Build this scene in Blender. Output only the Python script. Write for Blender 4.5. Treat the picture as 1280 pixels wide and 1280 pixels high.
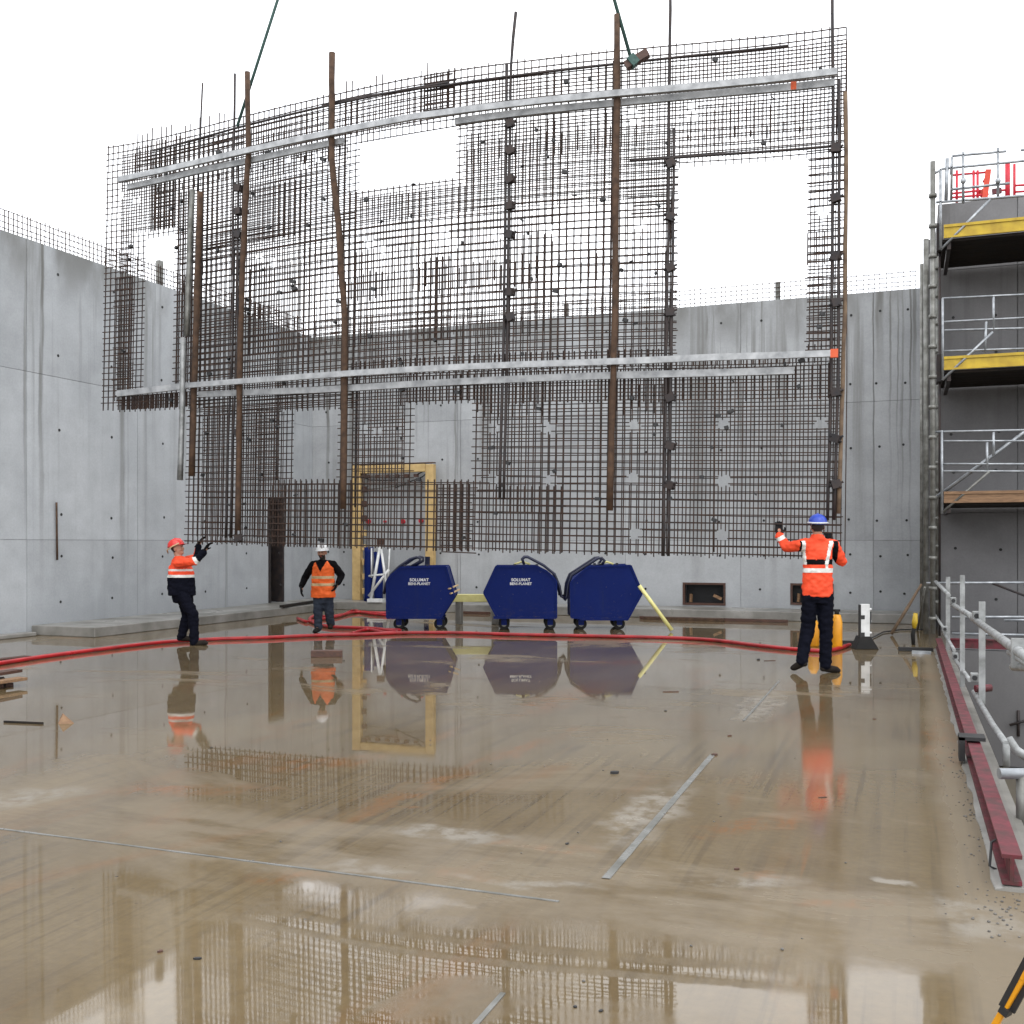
import bpy, bmesh, math, random
import numpy as np
from mathutils import Vector, Matrix, noise as mnoise
random.seed(7)
for o in list(bpy.data.objects):
    bpy.data.objects.remove(o, do_unlink=True)
SC = bpy.context.scene
COL = SC.collection

# ------------------------------------------------------------------ camera
F, CH, HY = 1302.0, 1.6, 679.0            # focal length (px of the 1280 photo), eye height, horizon row
TH = math.atan(0.3787)                    # the camera looks this far left of the long walls' direction
c, s = math.cos(TH), math.sin(TH)
cam = bpy.data.cameras.new('camera'); camo = bpy.data.objects.new('camera', cam); COL.objects.link(camo)
camo.location = (0, 0, CH); camo.rotation_euler = (math.radians(90), 0, TH)
cam.sensor_width = 36; cam.lens = 36*F/1280; cam.shift_y = (HY-640)/1280
cam.clip_start = .05; cam.clip_end = 2000
SC.camera = camo
# ------------------------------------------------------------------ sky, sun, exposure (overcast)
world = bpy.data.worlds.new('World'); SC.world = world; world.use_nodes = True
wn, wl = world.node_tree.nodes, world.node_tree.links
wn.clear()
SUN_EL, SUN_ROT = math.radians(52), math.radians(150)
sky = wn.new('ShaderNodeTexSky'); sky.sky_type = 'NISHITA'; sky.sun_disc = False
sky.sun_elevation = SUN_EL; sky.sun_rotation = SUN_ROT
bg1 = wn.new('ShaderNodeBackground'); bg1.inputs[1].default_value = .05
hs = wn.new('ShaderNodeHueSaturation'); hs.inputs['Saturation'].default_value = .25
wl.new(sky.outputs[0], hs.inputs['Color']); wl.new(hs.outputs[0], bg1.inputs[0])
tc = wn.new('ShaderNodeTexCoord'); cn = wn.new('ShaderNodeTexNoise'); cn.inputs['Scale'].default_value = 2.2
cn.inputs['Detail'].default_value = 4
wl.new(tc.outputs['Generated'], cn.inputs['Vector'])
cr = wn.new('ShaderNodeValToRGB')
cr.color_ramp.elements[0].position = .3; cr.color_ramp.elements[0].color = (.86, .89, .94, 1)
cr.color_ramp.elements[1].position = .75; cr.color_ramp.elements[1].color = (1, 1, 1, 1)
wl.new(cn.outputs[0], cr.inputs[0])
bg2 = wn.new('ShaderNodeBackground'); bg2.inputs[1].default_value = 1.85
wl.new(cr.outputs[0], bg2.inputs[0])
ad = wn.new('ShaderNodeAddShader'); wo = wn.new('ShaderNodeOutputWorld')
wl.new(bg1.outputs[0], ad.inputs[0]); wl.new(bg2.outputs[0], ad.inputs[1]); wl.new(ad.outputs[0], wo.inputs[0])
sl = bpy.data.lights.new('sun', 'SUN'); sl.energy = .5; sl.angle = math.radians(25); sl.color = (1, .97, .93)
so = bpy.data.objects.new('sun', sl); COL.objects.link(so)
so.rotation_euler = (math.pi/2-SUN_EL, 0, math.pi-SUN_ROT)
SC.view_settings.view_transform = 'Standard'; SC.view_settings.look = 'None'
SC.view_settings.gamma = 1; SC.view_settings.use_curve_mapping = False; SC.view_settings.exposure = .2
SC.cycles.max_bounces = 8; SC.cycles.glossy_bounces = 4

# ------------------------------------------------------------------ measuring helpers (photo pixel + depth -> place)
def W(X, Y, z): return Vector((X*c-Y*s, X*s+Y*c, z))
def P(px, py, D): return W((px-640)/F*D, D, CH+(HY-py)/F*D)
def G(px, py, z=0.0): return P(px, py, (CH-z)*F/(py-HY))
def on_u(px, py, u): return P(px, py, u/((px-640)/F*c-s))
def on_v(px, py, v): return P(px, py, v/((px-640)/F*s+c))

# ------------------------------------------------------------------ object helpers
def mw(o):
    m = o.matrix_basis.copy()
    while o.parent:
        o = o.parent; m = o.matrix_basis @ m
    return m
def tag(o, label=None, cat=None, group=None, kind=None):
    if label: o['label'] = label
    if cat: o['category'] = cat
    if group: o['group'] = group
    if kind: o['kind'] = kind
    return o
def thing(name, loc, label, cat, group=None, rz=0.0):
    o = bpy.data.objects.new(name, None); COL.objects.link(o)
    o.location = loc; o.rotation_euler = (0, 0, rz); o.empty_display_size = .2
    return tag(o, label, cat, group)

class MB:
    def __init__(self): self.v = []; self.f = []; self.m = []; self.sm = []
    def add(self, vs, fs, mi=0, smooth=False):
        b = len(self.v); self.v += [Vector(v) for v in vs]
        for f in fs: self.f.append([b+i for i in f]); self.m.append(mi); self.sm.append(smooth)
        return self
    def box(self, lo, hi, mi=0, M=None):
        x0, y0, z0 = lo; x1, y1, z1 = hi
        vs = [Vector(p) for p in ((x0,y0,z0),(x1,y0,z0),(x1,y1,z0),(x0,y1,z0),(x0,y0,z1),(x1,y0,z1),(x1,y1,z1),(x0,y1,z1))]
        if M: vs = [M @ v for v in vs]
        return self.add(vs, [(0,3,2,1),(4,5,6,7),(0,1,5,4),(1,2,6,5),(2,3,7,6),(3,0,4,7)], mi)
    def beam(self, a, b, w, h, up=Vector((0,0,1)), mi=0):
        a, b = Vector(a), Vector(b); d = (b-a).normalized()
        if abs(d.dot(up)) > .98: up = Vector((s, c, 0)) if abs(d.z) > .9 else Vector((0,0,1))
        x = d.cross(up).normalized(); y = x.cross(d).normalized()
        vs = [p+x*(i*w/2)+y*(j*h/2) for p in (a, b) for i, j in ((-1,-1),(1,-1),(1,1),(-1,1))]
        return self.add(vs, [(0,3,2,1),(4,5,6,7),(0,1,5,4),(1,2,6,5),(2,3,7,6),(3,0,4,7)], mi)
    def tube(self, pts, r, n=6, mi=0, smooth=True, cap=True, flat=None):
        pts = [Vector(p) for p in pts]; k = len(pts)
        rs = r if isinstance(r, (list, tuple)) else [r]*k
        t0 = (pts[1]-pts[0]).normalized()
        x = t0.cross(Vector((0,0,1)) if abs(t0.z) < .9 else Vector((1,0,0))).normalized()
        vs = []
        for i, p in enumerate(pts):
            t = (pts[min(i+1,k-1)]-pts[max(i-1,0)]).normalized()
            x = (x-t*x.dot(t)).normalized(); y = t.cross(x)
            for j in range(n):
                a = 2*math.pi*(j+.5)/n
                vs.append(p+(x*math.cos(a)+y*math.sin(a))*rs[i])
        fs = [(i*n+j, i*n+(j+1)%n, (i+1)*n+(j+1)%n, (i+1)*n+j) for i in range(k-1) for j in range(n)]
        self.add(vs, fs, mi, smooth)
        if cap:
            b = len(self.v)-len(vs)
            self.f += [[b+j for j in range(n)][::-1], [b+(k-1)*n+j for j in range(n)]]
            self.m += [mi, mi]; self.sm += [False, False]
        return self
    def ell(self, p, r, M=None, n=12, m=8, mi=0):
        p = Vector(p); vs = [p+(M@Vector((0,0,-r[2])) if M else Vector((0,0,-r[2])))]
        for i in range(1, m):
            a = -math.pi/2+math.pi*i/m
            for j in range(n):
                b = 2*math.pi*j/n
                q = Vector((r[0]*math.cos(a)*math.cos(b), r[1]*math.cos(a)*math.sin(b), r[2]*math.sin(a)))
                vs.append(p+(M@q if M else q))
        q = Vector((0,0,r[2])); vs.append(p+(M@q if M else q))
        fs = [(0, 1+(j+1)%n, 1+j) for j in range(n)]
        for i in range(m-2):
            for j in range(n):
                a0 = 1+i*n+j; a1 = 1+i*n+(j+1)%n
                fs.append((a0, a1, a1+n, a0+n))
        e = len(vs)-1
        fs += [(e, 1+(m-2)*n+j, 1+(m-2)*n+(j+1)%n) for j in range(n)]
        return self.add(vs, fs, mi, True)
    def prism(self, poly, vec, mi=0):
        n = len(poly); vec = Vector(vec)
        vs = [Vector(p) for p in poly]+[Vector(p)+vec for p in poly]
        fs = [tuple(range(n))[::-1], tuple(range(n, 2*n))]+[(i, (i+1)%n, n+(i+1)%n, n+i) for i in range(n)]
        return self.add(vs, fs, mi)
    def build(self, name, mats, parent=None, local=False, kind=None, bevel=0):
        vs = self.v
        if parent and not local:
            inv = mw(parent).inverted(); vs = [inv @ v for v in vs]
        org = Vector((0,0,0))
        if not parent:
            lo = Vector([min(v[i] for v in vs) for i in range(3)]); hi = Vector([max(v[i] for v in vs) for i in range(3)])
            org = Vector(((lo.x+hi.x)/2, (lo.y+hi.y)/2, lo.z)); vs = [v-org for v in vs]
        me = bpy.data.meshes.new(name); me.from_pydata([tuple(v) for v in vs], [], self.f)
        if not isinstance(mats, (list, tuple)): mats = [mats]
        for m in mats: me.materials.append(m)
        me.polygons.foreach_set('material_index', self.m); me.polygons.foreach_set('use_smooth', self.sm)
        bm = bmesh.new(); bm.from_mesh(me); bmesh.ops.recalc_face_normals(bm, faces=bm.faces[:]); bm.to_mesh(me); bm.free()
        me.update()
        o = bpy.data.objects.new(name, me); COL.objects.link(o)
        if parent: o.parent = parent
        else: o.location = org
        if kind: o['kind'] = kind
        if bevel:
            b = o.modifiers.new('edge', 'BEVEL'); b.width = bevel; b.segments = 2; b.limit_method = 'ANGLE'; b.angle_limit = math.radians(40)
        return o

# ------------------------------------------------------------------ materials
class NT:
    def __init__(self, name):
        self.m = bpy.data.materials.new(name); self.m.use_nodes = True
        self.n = self.m.node_tree.nodes; self.l = self.m.node_tree.links
        self.b = self.n['Principled BSDF']
    def pos(self, scale=(1,1,1), obj=False):
        if obj: o = self.n.new('ShaderNodeTexCoord').outputs['Object']
        else: o = self.n.new('ShaderNodeNewGeometry').outputs['Position']
        mp = self.n.new('ShaderNodeMapping'); mp.inputs['Scale'].default_value = scale
        self.l.new(o, mp.inputs[0]); return mp.outputs[0]
    def noise(self, vec, scale, detail=4, rough=.55, dist=0):
        t = self.n.new('ShaderNodeTexNoise'); t.inputs['Scale'].default_value = scale; t.inputs['Detail'].default_value = detail
        t.inputs['Roughness'].default_value = rough; t.inputs['Distortion'].default_value = dist
        self.l.new(vec, t.inputs['Vector']); return t.outputs[0]
    def ramp(self, fac, stops):
        r = self.n.new('ShaderNodeValToRGB'); e = r.color_ramp.elements
        while len(e) < len(stops): e.new(.5)
        for i, (p, col) in enumerate(stops):
            e[i].position = p
            e[i].color = (*col, 1) if isinstance(col, (tuple, list)) else (col, col, col, 1)
        self.l.new(fac, r.inputs[0]); return r.outputs[0]
    def mix(self, fac, a, b, mode='MIX'):
        x = self.n.new('ShaderNodeMix'); x.data_type = 'RGBA'; x.blend_type = mode
        for v, i in ((fac, 0), (a, 6), (b, 7)):
            if isinstance(v, (int, float)): x.inputs[i].default_value = v if i == 0 else (v, v, v, 1)
            elif isinstance(v, (tuple, list)): x.inputs[i].default_value = (*v, 1)
            else: self.l.new(v, x.inputs[i])
        return x.outputs[2]
    def math(self, op, a, b=0.0, cl=False):
        x = self.n.new('ShaderNodeMath'); x.operation = op; x.use_clamp = cl
        for v, i in ((a, 0), (b, 1)):
            if isinstance(v, (int, float)): x.inputs[i].default_value = v
            else: self.l.new(v, x.inputs[i])
        return x.outputs[0]
    def rng(self, v, a, b, x=0, y=1):
        r = self.n.new('ShaderNodeMapRange'); r.interpolation_type = 'SMOOTHSTEP'
        for i, k in ((1, a), (2, b), (3, x), (4, y)): r.inputs[i].default_value = k
        self.l.new(v, r.inputs[0]); return r.outputs[0]
    def sep(self, vec):
        x = self.n.new('ShaderNodeSeparateXYZ'); self.l.new(vec, x.inputs[0]); return x.outputs
    def bump(self, h, strength, dist=.01):
        b = self.n.new('ShaderNodeBump'); b.inputs['Strength'].default_value = strength; b.inputs['Distance'].default_value = dist
        self.l.new(h, b.inputs['Height']); self.l.new(b.outputs[0], self.b.inputs['Normal']); return b.outputs[0]
    def set(self, key, v):
        if isinstance(v, (int, float)): self.b.inputs[key].default_value = v
        elif isinstance(v, (tuple, list)): self.b.inputs[key].default_value = (*v, 1)
        else: self.l.new(v, self.b.inputs[key])
    def rnd(self): return self.n.new('ShaderNodeObjectInfo').outputs['Random']

def simple(name, col, col2=None, rough=.6, metal=0, scale=6, bump=.1, obj=False, stretch=(1,1,1), spec=.5, lo=.35, hi=.7):
    t = NT(name); p = t.pos(stretch, obj); n = t.noise(p, scale, 5)
    col2 = col2 or tuple(x*.75 for x in col)
    t.set('Base Color', t.ramp(n, [(lo, col), (hi, col2)]))
    t.set('Roughness', t.ramp(n, [(.3, max(0, rough-.08)), (.7, min(1, rough+.1))])); t.set('Metallic', metal); t.set('Specular IOR Level', spec)
    if bump: t.bump(t.noise(p, scale*5, 3), bump, .004)
    return t.m

def concrete(name, a, b, top=6.9, stain=.9, axis=0, bands=(), brown=.0):
    t = NT(name); p = t.pos()
    big = t.noise(p, .45, 5, .6); mid = t.noise(p, 2.6, 5); fine = t.noise(p, 28, 4, .65)
    col = t.mix(t.ramp(big, [(.32, 0.), (.68, 1.)]), a, b)
    col = t.mix(.35, col, t.mix(1., col, t.ramp(mid, [(.3, .72), (.7, 1.18)]), 'MULTIPLY'))
    col = t.mix(.25, col, t.mix(1., col, t.ramp(fine, [(.3, .7), (.7, 1.2)]), 'MULTIPLY'))
    r = t.rnd(); rv = t.math('ADD', t.math('MULTIPLY', r, .2), .9)
    col = t.mix(1., col, rv, 'MULTIPLY')
    z = t.sep(t.n.new('ShaderNodeNewGeometry').outputs['Position'])[2]
    gate = t.rng(t.noise(t.pos((.55, .55, .06)), 1.0, 3), .42, .62)      # stains come in groups
    st = t.noise(t.pos((1.7, 1.7, .045)), 1.0, 6, .62, .25)
    st2 = t.noise(t.pos((6, 6, .1)), 1.0, 5, .7, .3)
    m1 = t.math('MULTIPLY', t.rng(st, .50, .70), t.rng(z, top-7.5, top, .12, .95))
    m2 = t.math('MULTIPLY', t.math('MULTIPLY', t.rng(st2, .52, .68), gate), t.rng(z, top-5.5, top, .15, .95))
    edge = t.math('MULTIPLY', t.rng(z, top-1.25, top-.05, 0, .8), t.rng(t.noise(t.pos((1.2, 1.2, .5)), 1., 5), .35, .65))
    co = t.sep(t.n.new('ShaderNodeNewGeometry').outputs['Position'])[axis]
    wob = t.math('MULTIPLY', t.math('SUBTRACT', t.noise(t.pos((1.5, 1.5, .7)), 1., 4), .5), .16)
    co = t.math('ADD', co, wob); vary = t.rng(t.noise(t.pos((5, 5, .5)), 1., 4), .3, .6, .35, 1)
    for ctr, w, zlo, zhi, amt in bands:                           # known run-off streaks
        d = t.math('ABSOLUTE', t.math('SUBTRACT', co, ctr))
        bm_ = t.math('MULTIPLY', t.math('MULTIPLY', t.rng(d, w, w*.25), t.rng(z, zlo, zhi, .0, amt)), vary)
        m1 = t.math('MAXIMUM', m1, bm_)
    m = t.math('MULTIPLY', t.math('MAXIMUM', t.math('MAXIMUM', m1, m2), edge), stain, True)
    col = t.mix(m, col, tuple(x*.31 for x in (a[0]*1.04, a[1], a[2]*.90)))
    # pale lime washes
    lw = t.math('MULTIPLY', t.rng(t.noise(t.pos((.9, .9, .2)), 1.0, 5, .6, .5), .55, .8), .3)
    col = t.mix(lw, col, tuple(min(1, x*1.3) for x in a))
    ft = t.math('MULTIPLY', t.rng(z, .75, .05, 0, .5), t.rng(mid, .3, .65, .3, 1))
    col = t.mix(ft, col, tuple(x*.5 for x in a))
    t.set('Base Color', col); t.set('Roughness', t.ramp(mid, [(.3, .55), (.7, .8)])); t.set('Specular IOR Level', .3)
    t.bump(t.math('ADD', t.math('MULTIPLY', fine, .4), mid), .12, .012)
    return t.m
M = {}
def vl(px): return on_u(px, 600, -14.25).y
def ub(px): return on_v(px, 600, 23.15).x
M['wall_left'] = concrete('left site concrete', (.415, .432, .447), (.335, .352, .367), stain=1.0, axis=1, bands=[
    (vl(32), .05, .3, 6.5, .9), (vl(52), .07, .0, 6.0, 1.), (vl(42), .3, 4.6, 6.9, .8), (vl(153), .10, -1.5, 5.0, .75), (vl(160), .04, -1, 6, .5), (vl(282), .05, -3, 3, .6), (vl(100), .05, 3, 6.9, .4), (vl(200), .06, 3.5, 6.9, .5), (vl(262), .12, 2.5, 6.9, .6), (vl(310), .16, 2, 6.9, .7), (vl(355), .4, 3.5, 6.9, .8)])
M['wall'] = concrete('back site concrete', (.40, .412, .422), (.32, .332, .342), stain=1.0, axis=0, bands=[
    (ub(409), .07, .0, 5.0, .9), (ub(425), .5, 4.8, 6.8, .9), (ub(470), .5, 4.6, 6.8, .7), (ub(500), .1, 3, 6.8, .6), (ub(570), .05, -2, 4.0, .6), (ub(575), .3, 4.8, 6.8, .7), (ub(690), .4, 5, 6.9, .7), (ub(800), .3, 5.3, 6.9, .6), (ub(882), .05, 4.6, 6.8, .9), (ub(890), .02, 4, 6.8, .7),
    (ub(922), .06, 5, 6.9, .8), (ub(934), .025, 4.5, 6.8, .8), (ub(996), .09, 5, 6.8, 1.), (ub(1066), .02, 1, 6.9, .6), (ub(1074), .03, .5, 6.9, .7), (ub(1092), .025, -1, 6.6, .8), (ub(1100), .12, 4.5, 6.8, .9), (ub(1113), .03, 1, 6.8, .8), (ub(1122), .02, .5, 6.8, .7), (ub(1128), .03, 0, 6.6, .7), (ub(1138), .03, -1, 6.4, .9), (ub(1143), .06, 3, 6.9, .8)])
M['wall_dark'] = concrete('dark damp concrete', (.19, .187, .19), (.125, .123, .126), top=7.7, stain=.7)
M['ledge'] = simple('wet ledge concrete', (.26, .25, .23), (.12, .115, .10), .35, 0, 1.8, .3)
M['joint'] = simple('joint grout', (.2, .2, .2), (.12, .12, .12), .8)
M['hole'] = simple('tie hole', (.03, .03, .03), (.015, .015, .015), .9)
# wet slab: dark soaked concrete under a film of water, drier pale scum in places
def floor_mat():
    t = NT('wet slab'); p = t.pos()
    big = t.noise(p, .16, 5, .6, .6); mid = t.noise(t.pos((.9, .5, 1)), .9, 6, .6, .4); fine = t.noise(p, 22, 5, .6)
    rake = t.noise(t.pos((15, .3, 1)), 1.0, 4, .6)               # brushed along the slab
    col = t.mix(t.ramp(mid, [(.3, 0.), (.7, 1.)]), (.090, .058, .021), (.154, .110, .051))
    col = t.mix(t.math('MULTIPLY', t.rng(rake, .48, .64, 0, .6), t.rng(t.noise(p, .5, 4), .4, .6, .15, 1)), col, (.055, .036, .015))
    col = t.mix(t.math('MULTIPLY', t.rng(big, .52, .66), .45), col, (.168, .138, .09))
    rust = t.math('MULTIPLY', t.rng(t.noise(t.pos((.75, .28, 1)), 1.1, 6, .65, 1.5), .54, .72), .7)
    col = t.mix(rust, col, (.15, .066, .012))
    ru2 = t.math('MULTIPLY', t.rng(t.noise(t.pos((5, .3, 1)), 1.0, 3, .6, .8), .60, .72), t.rng(t.noise(p, .33, 3), .48, .6, 0, .6))
    col = t.mix(ru2, col, (.17, .07, .012))
    col = t.mix(.35, col, t.mix(1., col, t.ramp(fine, [(.3, .65), (.7, 1.25)]), 'MULTIPLY'))
    spk = t.n.new('ShaderNodeTexVoronoi'); spk.inputs['Scale'].default_value = 7; t.l.new(p, spk.inputs['Vector'])
    col = t.mix(t.math('MULTIPLY', t.rng(spk.outputs['Distance'], .09, .04), t.rng(t.noise(p, 1.3, 3), .5, .6, 0, .8)), col, (.03, .02, .012))
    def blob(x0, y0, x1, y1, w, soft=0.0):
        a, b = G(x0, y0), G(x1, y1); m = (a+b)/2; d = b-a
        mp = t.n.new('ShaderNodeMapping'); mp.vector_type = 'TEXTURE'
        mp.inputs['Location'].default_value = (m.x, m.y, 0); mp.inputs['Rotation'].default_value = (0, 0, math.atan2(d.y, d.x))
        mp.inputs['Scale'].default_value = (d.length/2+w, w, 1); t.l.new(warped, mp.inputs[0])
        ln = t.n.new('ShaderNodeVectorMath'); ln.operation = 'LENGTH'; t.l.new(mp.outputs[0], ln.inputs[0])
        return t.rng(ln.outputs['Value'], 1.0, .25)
    wn_ = t.n.new('ShaderNodeTexNoise'); wn_.inputs['Scale'].default_value = 3.0; wn_.inputs['Detail'].default_value = 5; t.l.new(p, wn_.inputs['Vector'])
    wv = t.n.new('ShaderNodeVectorMath'); wv.operation = 'MULTIPLY_ADD'; t.l.new(wn_.outputs['Color'], wv.inputs[0])
    wv.inputs[1].default_value = (.45, .45, 0); t.l.new(p, wv.inputs[2]); wv2 = t.n.new('ShaderNodeVectorMath'); wv2.operation = 'SUBTRACT'
    t.l.new(wv.outputs[0], wv2.inputs[0]); wv2.inputs[1].default_value = (.225, .225, 0); warped = wv2.outputs[0]
    brk = t.math('MULTIPLY', t.rng(t.noise(p, 5.5, 6, .7), .36, .58, .1, 1), t.rng(t.noise(t.pos((16, 2.2, 1)), 1., 5, .65), .38, .62, .25, 1))
    acc = None
    for args in ((425, 1032, 600, 955, .16), (590, 958, 700, 920, .16), (545, 1085, 625, 1096, .12), (590, 1050, 770, 1066, .07), (945, 1094, 982, 1096, .06), (1178, 885, 1196, 985, .28),  # rust stains; last on this line also paints the reflected pole and brown board
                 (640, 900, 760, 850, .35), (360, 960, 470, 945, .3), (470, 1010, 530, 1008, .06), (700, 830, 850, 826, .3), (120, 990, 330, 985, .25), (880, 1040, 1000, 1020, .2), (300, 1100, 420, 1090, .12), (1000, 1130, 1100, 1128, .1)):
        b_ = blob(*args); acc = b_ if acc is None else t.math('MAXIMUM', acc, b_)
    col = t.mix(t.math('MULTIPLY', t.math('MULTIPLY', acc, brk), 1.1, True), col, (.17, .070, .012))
    acc = None
    for args in ((490, 1034, 640, 1050, .16), (-20, 1004, 70, 992, .3), (1110, 1098, 1160, 1112, .05), (1195, 1130, 1290, 1180, .22), (560, 1090, 760, 1115, .09), (380, 1078, 520, 1092, .08), (930, 905, 975, 858, .3), (760, 1060, 860, 980, .25), (850, 1105, 1000, 1100, .1)):
        b_ = blob(*args); acc = b_ if acc is None else t.math('MAXIMUM', acc, b_)
    pale = t.math('MULTIPLY', acc, t.rng(t.noise(p, 6, 5, .65), .38, .6, .1, 1))
    col = t.mix(t.math('MULTIPLY', pale, .6), col, (.30, .29, .265))
    # a scummy, drier band beside the cross joint and a few scattered patches
    v = t.sep(t.n.new('ShaderNodeNewGeometry').outputs['Position'])[1]; u = t.sep(t.n.new('ShaderNodeNewGeometry').outputs['Position'])[0]
    wob = t.math('MULTIPLY', t.math('SUBTRACT', t.noise(p, .9, 5, .65), .5), 1.8)
    vv = t.math('ADD', v, wob)
    band = t.math('MULTIPLY', t.rng(vv, 4.15, 4.5), t.rng(vv, 5.6, 4.9))
    band = t.math('MULTIPLY', band, t.rng(t.noise(t.pos((.7, 2.2, 1)), 1.0, 6, .65), .36, .58))
    patch = t.math('MULTIPLY', t.rng(t.noise(t.pos((.3, .55, 1)), 1.1, 6, .62, .5), .54, .66), .8)
    dry = t.math('MAXIMUM', band, patch)
    rim = t.math('MULTIPLY', t.rng(t.math('ADD', u, t.math('MULTIPLY', wob, .12)), .1, .28), t.rng(v, 17.0, 16.5))
    dry = t.math('MAXIMUM', t.math('MAXIMUM', dry, rim), t.math('MULTIPLY', pale, .8))
    col = t.mix(t.math('MULTIPLY', dry, .55), col, (.19, .158, .115))
    t.set('Base Color', col)
    t.set('Roughness', .6); t.set('Specular IOR Level', .2)
    t.set('Coat Weight', t.math('SUBTRACT', 1.0, t.math('MULTIPLY', dry, .6)))
    t.set('Coat IOR', 1.5)
    mat_ = t.math('MULTIPLY', t.math('MULTIPLY', t.rng(t.math('ADD', u, t.math('MULTIPLY', wob, 1.6)), -4.5, -1.2), t.rng(t.math('ADD', v, wob), 12.5, 8.5)), t.rng(t.math('ADD', v, t.math('MULTIPLY', wob, .6)), 3.7, 4.6))
    t.set('Coat Roughness', t.math('ADD', t.math('MULTIPLY', mat_, .075), t.math('ADD', t.math('MULTIPLY', dry, .2), t.rng(mid, .35, .7, .012, .05))))
    b = t.n.new('ShaderNodeBump'); b.inputs['Strength'].default_value = .35; b.inputs['Distance'].default_value = .004
    t.l.new(t.math('ADD', fine, rake), b.inputs['Height']); t.l.new(b.outputs[0], t.b.inputs['Normal'])
    cb = t.n.new('ShaderNodeBump'); cb.inputs['Strength'].default_value = .022; cb.inputs['Distance'].default_value = .01
    hh = t.math('ADD', t.math('ADD', t.noise(p, 2.5, 3), t.math('MULTIPLY', t.noise(t.pos((9, 3, 1)), 1., 4), .35)), t.math('MULTIPLY', t.math('MULTIPLY', fine, dry), 1.2))
    t.l.new(hh, cb.inputs['Height']); t.l.new(cb.outputs[0], t.b.inputs['Coat Normal'])
    return t.m
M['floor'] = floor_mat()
M['strip'] = simple('grey joint strip', (.21, .21, .2), (.09, .088, .075), .3, 0, 5, .2)
M['rebar'] = simple('rusty rebar', (.024, .016, .014), (.062, .033, .021), .75, .2, 9, .1)
M['rebar2'] = simple('fresh rebar', (.03, .019, .015), (.07, .038, .025), .75, .2, 7, .1)
M['steel_dark'] = simple('dark steel', (.02, .018, .02), (.05, .035, .03), .6, .3, 8, .1)
M['galv'] = simple('galvanised steel', (.40, .42, .44), (.22, .235, .25), .42, .55, 9, .05)
M['galv_d'] = simple('weathered galvanised tube', (.22, .22, .205), (.10, .098, .085), .5, .4, 7, .1)
M['alu'] = simple('aluminium beam', (.44, .45, .46), (.24, .25, .26), .55, .2, 7, .05)
M['pole'] = simple('rusty tube', (.085, .044, .022), (.038, .022, .014), .8, .1, 10, .3)
M['pole_l'] = simple('weathered timber pole', (.17, .115, .07), (.09, .06, .04), .85, 0, 8, .3)
M['white'] = simple('white paint', (.72, .73, .73), (.5, .51, .5), .45, 0, 5, .05)
M['white_d'] = simple('dull white steel', (.34, .35, .35), (.17, .175, .17), .5, .3, 8, .1)
def skip_paint():
    t = NT('scuffed navy paint'); p = t.pos(); n = t.noise(p, 2.2, 5); f = t.noise(p, 17, 6, .7)
    z = t.sep(t.n.new('ShaderNodeNewGeometry').outputs['Position'])[2]
    col = t.mix(n, (.0016, .009, .082), (.0024, .013, .115))
    col = t.mix(t.rng(t.noise(t.pos((3, 3, .4)), 2, 5, .7), .55, .75, 0, .35), col, (.02, .026, .06))
    col = t.mix(t.rng(f, .63, .72, 0, .7), col, (.09, .09, .10))
    col = t.mix(t.math('MULTIPLY', t.rng(z, .6, .2, 0, 1), t.rng(t.noise(t.pos((4, 4, 9)), 2., 6, .75), .52, .75, 0, .5)), col, (.075, .062, .05))
    t.set('Base Color', col); t.set('Roughness', t.ramp(f, [(.3, .45), (.7, .75)])); t.set('Specular IOR Level', .15)
    t.bump(t.noise(p, 1.8, 2), .35, .03); return t.m
M['blue'] = skip_paint()
M['navy_tube'] = simple('dark blue tube', (.005, .009, .04), (.008, .008, .02), .4, 0, 5, .05)
M['rubber'] = simple('black rubber', (.010, .010, .010), (.02, .019, .018), .75, spec=.2)
M['yellow'] = simple('yellow toe board', (.52, .36, .012), (.34, .22, .015), .5, 0, 5, .05)
M['ochre'] = simple('ochre formwork steel', (.58, .41, .18), (.42, .28, .11), .55, 0, 5, .05)
M['cream'] = simple('pale yellow pipe', (.75, .70, .28), (.6, .54, .2), .4, 0, 5, .03)
M['gas'] = simple('yellow orange cylinder', (.72, .32, .008), (.55, .22, .008), .35, 0, 4, .03)
M['hose'] = simple('red hose', (.40, .010, .014), (.22, .010, .012), .35, 0, 4, .05)
M['red'] = simple('red paint', (.13, .008, .02), (.035, .018, .014), .6, 0, 11, .3)
M['redbright'] = simple('red guard rail', (.55, .012, .03), (.42, .01, .025), .45, 0, 4, .03)
M['orange_panel'] = simple('orange red panel', (.65, .06, .02), (.5, .04, .02), .5)
M['wood'] = simple('wet board', (.085, .036, .022), (.04, .02, .014), .55, 0, 5, .3, stretch=(1, 8, 8))
M['wood_l'] = simple('brown timber', (.26, .15, .075), (.14, .08, .045), .7, 0, 5, .3, stretch=(1, 8, 8))
M['ply_dark'] = simple('dark deck', (.014, .012, .011), (.03, .024, .02), .85, 0, 6, .2, spec=.2)
M['sling'] = simple('green sling', (.05, .11, .095), (.03, .07, .062), .7, 0, 20, .1)
M['crimson_tape'] = simple('orange tape', (.7, .12, .03), (.55, .08, .03), .6)
M['grit'] = simple('mortar crumbs', (.16, .15, .135), (.07, .065, .06), .8)
M['ground'] = simple('site ground', (.14, .12, .09), (.08, .07, .052), .5, 0, .4, .3)
M['black'] = simple('black plastic', (.012, .012, .013), (.02, .02, .021), .5)
M['skin'] = simple('skin', (.42, .22, .15), (.36, .18, .12), .5, 0, 9, .02, spec=.35)
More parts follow.
